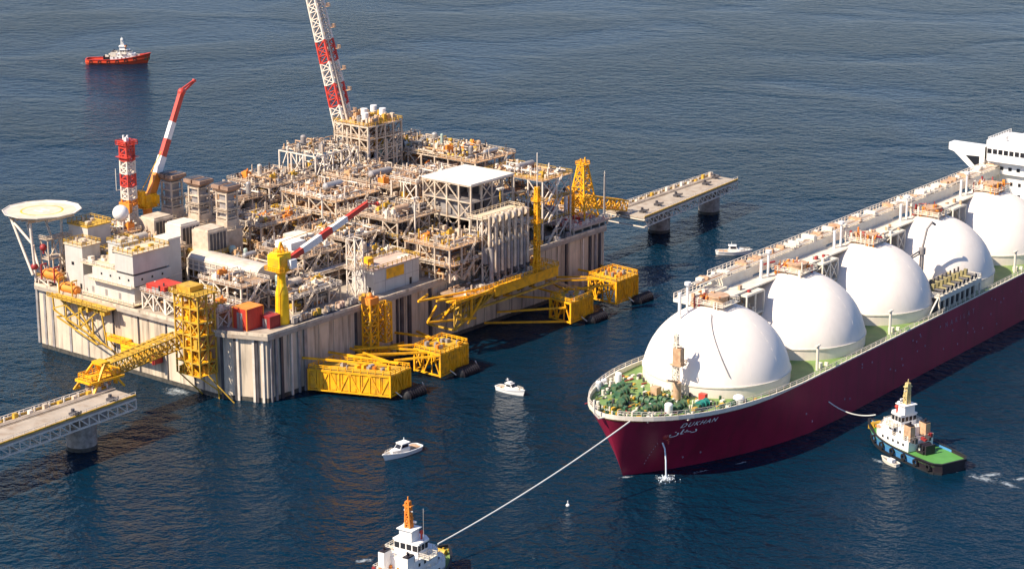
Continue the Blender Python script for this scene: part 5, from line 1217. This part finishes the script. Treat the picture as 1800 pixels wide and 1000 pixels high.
# hull side marks: draft, pipes, text
def hull_text(body, a_start, z_base, size, mt, name, spacing=1.0, shear=0, chars=None, pw_=1.0):
    cu = bpy.data.curves.new(name, 'FONT'); cu.body = body; cu.size = size; cu.space_character = spacing; cu.shear = shear; cu.offset = .03
    ob = bpy.data.objects.new(name, cu); C.objects.link(ob); bpy.context.view_layer.update()
    me = bpy.data.meshes.new_from_object(ob.evaluated_get(bpy.context.evaluated_depsgraph_get()))
    bpy.data.objects.remove(ob)
    vs = []
    for v in me.vertices:
        a = a_start+v.co.x*pw_; z = z_base+v.co.y; vs.append((a, -(hbl(a, z)+.12), z))
    mm = MB(); mm.add(vs, [list(p.vertices) for p in me.polygons]); bpy.data.meshes.remove(me)
    return mm.build(name, mt, ship)
hull_text('DUKHAN', 16.0, 14.0, 2.0, letter, 'bow_name', 1.3)
hull_text('\uFEE5\uFE8E\uFEA7\u062F', 14.6, 11.6, 2.3, letter, 'bow_name_arabic', .9, pw_=1.7)
hull_text('NAKILAT', 146, 11.2, 2.2, letter_f, 'side_lettering', 2.6)
m = MB(); rr = random.Random(2)
for k in range(45):
    m.np(); a = rr.uniform(15, 240); z = rr.uniform(3, 13); a = max(a, a0f(z)+6); h = hbl(a, z); m.box(a-.25, a+.25, -h-.15, -h+.1, z-.25, z+.25)
m.build('hull_marks', letter_f, ship)
m = MB()
for k in range(8):
    m.np(); a = 13.5; z = 3+k*.9; h = hbl(a, z); m.box(a-.2, a+.2, -h-.1, -h+.1, z, z+.4)
m.build('draft_marks', letter_f, ship)
# anchor pocket
az, aa = 11.5, 14.5; h = hbl(aa, az)
m = MB(); m.ball((aa, -h+.4, az), 1.0, 10, 7); m.bar((aa-1, -h-.5, az-.6), (aa+1.2, -h-.5, az-.6), .35); m.bar((aa, -h-.4, az), (aa, -h-.5, az-2), .3); m.build('anchor', dred, ship)
# ballast water jet and splash
xx, yy, _ = sw(14.5, hbl(14.5, 8)+1.2, 0)
m = MB(); p0 = sw(14.5, hbl(14.5, 9.5)+.1, 9.5); p1 = sw(14.3, hbl(14.5, 9)+1.3, 8.2); p2 = sw(14.2, hbl(14.5, 9)+1.8, 5); p3 = sw(14, hbl(14.5, 9)+2.1, .2)
m.path([p0, p1, p2, p3], .22, 8); tag(m.build('water_jet', mat('white_water', (.62, .68, .74), .3, var=.1)), 'thin white jet of water falling from the bow into the sea', 'water jet')
fx, fy, _ = p3
foam(fx-.3, fy+.2, 4.2, 3.4, .2); foam(fx, fy, 3.0, 2.6, 1.2)
m = MB()
for k in range(150):
    r = abs(rr.gauss(0, 1.3)); th = rr.uniform(0, 6.28); m.ball((fx+r*cos(th), fy+r*sin(th), rr.uniform(0, max(.1, .9-r*.3))), rr.uniform(.06, .22), 6, 4)
tag(m.build('splash', MC['white_water']), 'white splash where the water jet hits the sea', 'splash', kind='stuff')

# ============================================================ BOATS
def hullmesh(L, B, d0, d1, fl=.8, ns=16, sternw=.85, nose=1.7, keel=-.8, zs=4):
    """x forward; returns rows of (x, halfbreadth, z)"""
    rows = []
    for k in range(zs+1):
        f = k/zs; row = []
        for i in range(ns+1):
            t = i/ns; zt = d0+(d1-d0)*max(0, t-.35)**1.6/(.65**1.6); z = keel+(zt-keel)*f
            x = -L/2+t*(L*(.93+.07*f)); s_ = 1-max(0, (t-.45)/.55)**nose
            h = B/2*s_*(fl+(1-fl)*f)*(sternw-.28*max(0, 1-t/.08)**2+(1-sternw)*min(1, t/.25)); row.append((x, h, z))
        rows.append(row)
    return rows
def put_hull(rows, parent, mts, split=None, deck=None, inset=.35, drop=.5, name='hull', bul=None, upc=None):
    m = MB(); n = len(rows[0]); nz = len(rows)
    for sg in (1, -1):
        for k in range(nz-1):
            mi = 1 if (split is not None and k >= split) else 0
            vs = [(a, sg*h, z) for a, h, z in rows[k]]+[(a, sg*h, z) for a, h, z in rows[k+1]]
            for i in range(n-1): m.add([vs[i], vs[i+1], vs[n+i+1], vs[n+i]], [(0, 1, 2, 3) if sg < 0 else (3, 2, 1, 0)], mi if (i > n*.2 or upc is None) else 0, True)
    e = [r[0] for r in rows]; m.add([(a, h, z) for a, h, z in e]+[(a, -h, z) for a, h, z in e[::-1]], [tuple(range(2*nz))], 0)
    m.build(name, mts, parent)
    top = rows[-1]; m = MB(); vs = [(a+(.2 if i == 0 else 0), max(0, h-.06), z-drop) for i, (a, h, z) in enumerate(top)]; vs += [(a, -h, z) for a, h, z in vs]
    m.add(vs, [(i, i+1, n+i+1, n+i) for i in range(n-1)]); m.build('deck', deck, parent)
    m = MB()
    for sg in (1, -1):
        for i in range(n-1):
            a, b = top[i], top[i+1]; m.bar((a[0], sg*a[1], a[2]), (b[0], sg*b[1], b[2]), inset, .22)
    m.bar((top[0][0], top[0][1], top[0][2]), (top[0][0], -top[0][1], top[0][2]), inset, .22)
    m.build('gunwale', bul or mts[0], parent)
def motorboat(label, x, y, L, ang, fly, seed):
    t = thing('motorboat', label, 'boat', (x, y, 0), R(ang), 'small white motorboats')
    put_hull(hullmesh(L, L*.30, 1.1, 1.8, .82, keel=-.4), t, [white], None, cream, .3, .25, bul=white)
    h = .9; s_ = L/11
    m = MB(); m.prism([(-1.6*s_, -1.1*s_), (1.9*s_, -1.0*s_), (3.0*s_, -.45*s_), (3.0*s_, .45*s_), (1.9*s_, 1.0*s_), (-1.6*s_, 1.1*s_)], h, h+.9*s_, 0)
    m.prism([(-1.5*s_, -1.0*s_), (1.2*s_, -.9*s_), (1.2*s_, .9*s_), (-1.5*s_, 1.0*s_)], h+.9*s_, h+1.9*s_, 0, [(-1.3*s_, -.85*s_), (.5*s_, -.8*s_), (.5*s_, .8*s_), (-1.3*s_, .85*s_)])
    m.box(-1.8*s_, .7*s_, -1*s_, 1*s_, h+1.9*s_, h+2.02*s_); m.build('cabin', white, t)
    m = MB(); m.add([(1.1*s_+.06, -.8*s_, h+1.0*s_), (1.1*s_+.06, .8*s_, h+1.0*s_), (.6*s_+.06, .7*s_, h+1.75*s_), (.6*s_+.06, -.7*s_, h+1.75*s_)], [(0, 1, 2, 3)])
    for sg in (1, -1): m.add([(-1.2*s_, sg*1.0*s_, h+1.1*s_), (.8*s_, sg*.95*s_, h+1.1*s_), (.4*s_, sg*.86*s_, h+1.7*s_), (-1.1*s_, sg*.9*s_, h+1.7*s_)], [(0, 1, 2, 3)])
    m.build('windscreen', window, t)
    m = MB(); m.box(-L*.42, -L*.3, -L*.1, L*.1, .8, 1.25); m.box(-L*.28, -L*.18, -L*.05, L*.05, .8, 1.35); m.build('seat', steel if fly else tan, t)
    m = MB(); m.rail([(1.5*s_, -1.3*s_, 1.5), (L*.36, -.7*s_, 1.7), (L*.45, 0, 1.8), (L*.36, .7*s_, 1.7), (1.5*s_, 1.3*s_, 1.5)], .6, .07, 1.2); m.build('pulpit_rail', steel_w, t)
    m = MB()
    if fly: m.bar((-1*s_, 0, h+2*s_), (-1.4*s_, 0, h+3.4*s_), .2); m.bar((-1.4*s_, -.7*s_, h+2.9*s_), (-1.4*s_, .7*s_, h+2.9*s_), .15); m.box(-1.2*s_, .2*s_, -.7*s_, .7*s_, h+2*s_, h+2.4*s_)
    else: m.bar((-.8*s_, 0, h+2*s_), (-.8*s_, 0, h+3*s_), .14); m.bar((-1.6*s_, -.9*s_, h+2*s_), (-1.6*s_, .9*s_, h+2*s_), .2)
    m.build('mast', white, t)
motorboat('white motorboat with high cabin between the platform and the carrier bow', -0.3, 589.5, 10.5, -40.7, True, 1)
motorboat('white motorboat with open pinkish cockpit nearest the towing tug', -29.4, 538, 13.7, -132.9, False, 2)
motorboat('white launch in front of the far jetty', 79.4, 744, 12.9, -3, False, 3)
def tug(label, x, y, L, B, ang, hullm, upper, deckm, funnelm, mastm, d0, d1, ns, house=(0, 1), s_=1.0, sup0=0.02, red_gear=False, whip=False):
    t = thing('tug', label, 'tug', (x, y, 0), R(ang), 'tugs')
    rows = hullmesh(L, B, d0, d1, .88, 22, .92, 2.6, -1.2, 6)
    put_hull(rows, t, [hullm, upper], 4 if upper == hullm else 2, deckm, .55, .9, bul=black if hullm == thull else red, upc=1 if upper == blue else None)
    # fender belt
    m = MB(); top = rows[4 if upper == hullm else 2]
    for sg in (1, -1):
        for a, b in zip(top, top[1:]): m.bar((a[0], sg*(a[1]+.2), a[2]), (b[0], sg*(b[1]+.2), b[2]), .6, .7)
    m.build('fender_belt', black if hullm == thull else hullm, t)
    tz = []
    for sg in (1, -1):
        for i in range(2, 20, 3):
            a = rows[5][i]; m = MB(); q = 10
            for k in range(q):
                a0_, a1_ = 2*pi*k/q, 2*pi*(k+1)/q; m.bar((a[0]+.75*cos(a0_), sg*(a[1]+.35), a[2]-.6+.75*sin(a0_)), (a[0]+.75*cos(a1_), sg*(a[1]+.35), a[2]-.6+.75*sin(a1_)), .4)
            m.build('tyre', black, t)
    z = d0-.7; cx = L*.08
    bw = B*.34
    m = MB(); m.prism([(cx-L*.20, -bw), (cx+L*.17, -bw), (cx+L*.25, -bw*.5), (cx+L*.25, bw*.5), (cx+L*.17, bw), (cx-L*.20, bw)], z, z+2.7*s_); m.build('deckhouse', white, t)
    m = MB(); m.prism([(cx-L*.12, -bw*.8), (cx+L*.13, -bw*.8), (cx+L*.18, -bw*.4), (cx+L*.18, bw*.4), (cx+L*.13, bw*.8), (cx-L*.12, bw*.8)], z+2.7*s_, z+5.1*s_); m.build('upper_deckhouse', white, t)
    w0 = bw*.62; zz = z+5.1*s_
    pb = [(cx-L*.05, -w0), (cx+L*.06, -w0), (cx+L*.10, -w0*.5), (cx+L*.10, w0*.5), (cx+L*.06, w0), (cx-L*.05, w0)]
    m = MB(); m.prism(pb, zz, zz+2.6*s_); m.prism(offs(pb[::-1], -.35)[::-1] if False else [(p[0]*1.0, p[1]*1.12) for p in pb], zz+2.6*s_, zz+2.9*s_); m.build('wheelhouse', white, t)
    m = MB()
    ps = [((p[0]-cx)*1.015+cx, p[1]*1.015) for p in pb]
    for i in range(6):
        a, b = Vector(ps[i]), Vector(ps[(i+1) % 6]); k = max(1, round((b-a).length/1.5))
        for j in range(k):
            p = a.lerp(b, (j+.09)/k); q = a.lerp(b, (j+.91)/k); m.add([(p.x, p.y, zz+1.1*s_), (q.x, q.y, zz+1.1*s_), (q.x, q.y, zz+2.3*s_), (p.x, p.y, zz+2.3*s_)], [(0, 1, 2, 3)])
    m.build('wheelhouse_window', window, t)
    m = MB()
    for sg in (1, -1):
        for k in range(5): m.np(); x0 = cx-L*.15+k*L*.06; m.box(x0, x0+.7, sg*(bw+.03)-.02, sg*(bw+.03)+.02, z+1.2, z+1.9)
        for k in range(3): m.np(); x0 = cx-L*.08+k*L*.06; m.box(x0, x0+.7, sg*(bw*.8+.03)-.02, sg*(bw*.8+.03)+.02, z+3.7*s_, z+4.4*s_)
    m.build('window', window, t)
    m = MB(); m.rail([(cx-L*.2, -bw, z+2.7*s_), (cx+L*.17, -bw, z+2.7*s_), (cx+L*.25, 0, z+2.7*s_), (cx+L*.17, bw, z+2.7*s_), (cx-L*.2, bw, z+2.7*s_)], 1.0, .1, 1.5, closed=True); m.rail([(cx-L*.12, -bw*.8, zz), (cx+L*.13, -bw*.8, zz), (cx+L*.13, bw*.8, zz), (cx-L*.12, bw*.8, zz)], 1.0, .1, 1.5, closed=True); m.build('handrail', steel_w, t)
    for sg in (1, -1):
        m = MB(); m.prism([(cx-L*.19, sg*bw*.62-.8), (cx-L*.11, sg*bw*.62-.8), (cx-L*.11, sg*bw*.62+.8), (cx-L*.19, sg*bw*.62+.8)], z+2.7*s_, z+6.4*s_); m.build('funnel', funnelm, t)
        m = MB(); m.box(cx-L*.185, cx-L*.115, sg*bw*.62-.7, sg*bw*.62+.7, z+6.4*s_, z+6.7*s_); m.tube((cx-L*.15, sg*bw*.62, z+6.7*s_), (cx-L*.16, sg*bw*.62, z+7.4*s_), .3, 8); m.build('funnel_top', thull, t)
    zt = zz+2.9*s_; mx = cx-L*.01
    m = MB(); m.box(mx-1.6, mx+1.4, -1.7, 1.7, zt, zt+2.3*s_); m.box(mx-2, mx+1.8, -2.2, 2.2, zt+2.3*s_, zt+2.5*s_); m.build('mast_house', white, t)
    m = MB(); m.box(cx-L*.04, cx+L*.05, -bw*1.15, bw*1.15, zz-.2, zz+.05); m.rail([(cx-L*.04, bw*1.15, zz), (cx+L*.05, bw*1.15, zz), (cx+L*.05, -bw*1.15, zz), (cx-L*.04, -bw*1.15, zz)], 1.0, .14, 1.3, closed=True); m.build('bridge_wing', cream, t)
    m = MB(); m.truss((mx, 0, zt-.2), (mx-.4, 0, zt+8*s_), 1.5, .8, 7, .32, .22); m.tube((mx-.4, 0, zt+8*s_), (mx-.4, 0, zt+9*s_), .15, 6); m.box(mx-.9, mx+.2, -1.1, 1.1, zt+7*s_, zt+7.2*s_); m.box(mx-.7, mx+.5, -.9, .9, zt+4.4*s_, zt+4.6*s_); m.build('mast', mastm, t)
    m = MB(); m.bar((mx, -2, zt+2.2*s_), (mx, 2, zt+2.2*s_), .3); m.box(mx+.4, mx+.8, -1.5, 1.5, zt+3.4*s_, zt+3.8*s_); m.bar((mx-.3, -1.2, zt+6*s_), (mx-.3, 1.2, zt+6*s_), .2); m.ball((mx+1, 1.6, zt+2.6*s_), .6, 8, 6); m.box(mx-1, mx+1.4, -1.8, 1.8, zt, zt+.5); m.build('radar', white, t)
    for sg in (1, -1):
        m = MB(); m.tube((cx+L*.03, sg*w0*.7, zt), (cx+L*.03, sg*w0*.7, zt+1.4), .25, 8); m.ball((cx+L*.035, sg*w0*.7, zt+1.6), .55, 8, 6); m.build('fire_monitor', red if red_gear else orange, t)
    m = MB(); wx = cx-L*.25; m.box(wx-1.6, wx+1.2, -2, 2, z, z+.7); m.tube((wx, -1.6, z+1.4), (wx, 1.6, z+1.4), 1.1, 14); m.box(wx-2.2, wx-1.7, -1.6, 1.6, z, z+2.4); m.build('towing_winch', thull, t)
    m = MB(); fx_ = cx+L*.33; m.box(fx_-1, fx_+1, -1.4, 1.4, z+.3, z+1.3); m.tube((fx_, -1.4, z+1.7), (fx_, 1.4, z+1.7), .8, 12); m.tube((fx_+2, -.7, z), (fx_+2, -.7, z+1.9), .25, 8); m.tube((fx_+2, .7, z), (fx_+2, .7, z+1.9), .25, 8); m.build('bow_winch', winch_g if not red_gear else ochre, t)
    rr = random.Random(int(L*10)); m = MB()
    for k in range(64):
        x0 = rr.uniform(cx-L*.28, cx+L*.2); y0 = rr.uniform(-bw*.9, bw*.9); lv = rr.choice((z+2.7*s_, z+2.7*s_, z))
        if lv == z and x0 > cx-L*.2: continue
        m.np(); m.box(x0, x0+rr.uniform(.3, 1.2), y0, y0+rr.uniform(.3, 1), lv, lv+rr.uniform(.4, 1.5), rr.randrange(4))
    m.build('deck_gear', [cream, orange if red_gear else cream, steel_d, dred], t)
    if whip: m = MB(); m.bar((mx+1, -3.2, zz), (mx+1, -3.2, zz+11), .12); m.bar((mx+1.2, 1.2, zt), (mx+1.2, 1.2, zt+8), .1); m.build('whip_antenna', steel_g, t)
    return t
tug('tug with blue topped black hull and bright green aft deck beside the carrier', 105.9, 539.4, 34, 12.5, 121, thull, blue, green_b, tan, cream_y, 2.9, 4.6, 0, s_=1.05, red_gear=True)
tug('white housed tug with orange mast cut by the bottom edge, towing the carrier', -24.5, 449.8, 36, 15.5, 57, thull, thull, green, white, orange, 3.2, 5.0, 0, s_=1.15, red_gear=True, whip=True)
tug('small far tug with red hull and white wheelhouse near the top left', -209.8, 1138, 34.5, 9, 0, hull_red, hull_red, dred, cream, white, 2.4, 5.6, 0, s_=.72)
# yellow bow fender ring on the towing tug, tow ropes
def rope(label, pts, r):
    m = MB(); m.path(pts, r, 7); return tag(m.build('tow_rope', rope_m), label, 'rope', 'tow ropes')
def sagline(a, b, sag, n=14):
    a, b = Vector(a), Vector(b); return [tuple(a.lerp(b, i/n)-Vector((0, 0, sag*4*(i/n)*(1-i/n)))) for i in range(n+1)]
rope('long pale tow rope from the carrier bow to the tug at the bottom', sagline(sw(3.7, 5.9, 17.7), (-17.2, 464.5, 5.2), 1.2), .2)
rope('short slack rope from the tug with green deck to the maroon hull', sagline(sw(76, 22.8, 6.8), (99.2, 555.2, 5.2), 1.6), .18)
# small extras: buoy
t = thing('buoy', 'tiny white buoy floating left of the carrier bow', 'buoy', (13.9, 501.5, 0))
m = MB(); m.ball((0, 0, .1), .5, 12, 8); m.build('float', white, t); m = MB(); m.tube((0, 0, .8), (0, 0, 1.4), .12, 6); m.build('top_ring', white, t)
# small workboat alongside the right tug
t = thing('workboat', 'tiny white workboat beside the black hull of the tug with green deck', 'boat', (99.2, 531.5, 0), R(121))
put_hull(hullmesh(6.5, 2.2, .8, 1.2, .85, keel=-.3), t, [cream], None, steel_g, .25, .25, bul=cream)
m = MB(); m.box(-1.6, .2, -.6, .6, .5, 1.5); m.build('console', white, t)
# foam patches
x, y, _ = pw(-3.2, 28, 0); foam(x, y, 8, 4, GA+pi/2); foam(x-1, y-2, 5, 2.6, GA+pi/2)
foam(121.5, 520.5, 7, 3.5, -.7); foam(124, 523, 5, 2.6, .3)
foam(-34.6, 466.9, 4, 2, .4); foam(96.5, 533, 3.4, 1.6, 2.1)
x, y, _ = sw(9, 1.5, 0); foam(x, y, 3.5, 1.2, .3)


foam(116, 527, 4, 2, 1.0); foam(127, 516, 6, 2, -.9); foam(131, 520, 4, 1.6, .4)
foam(-229, 1137, 5, 1.6, .1)
for (a_, n_, l_) in ((16, 9.5, 4), (24, 14.5, 5), (36, 19.5, 5)):
    x, y, _ = sw(a_, n_, 0); foam(x, y, l_, .8, SA-.35)
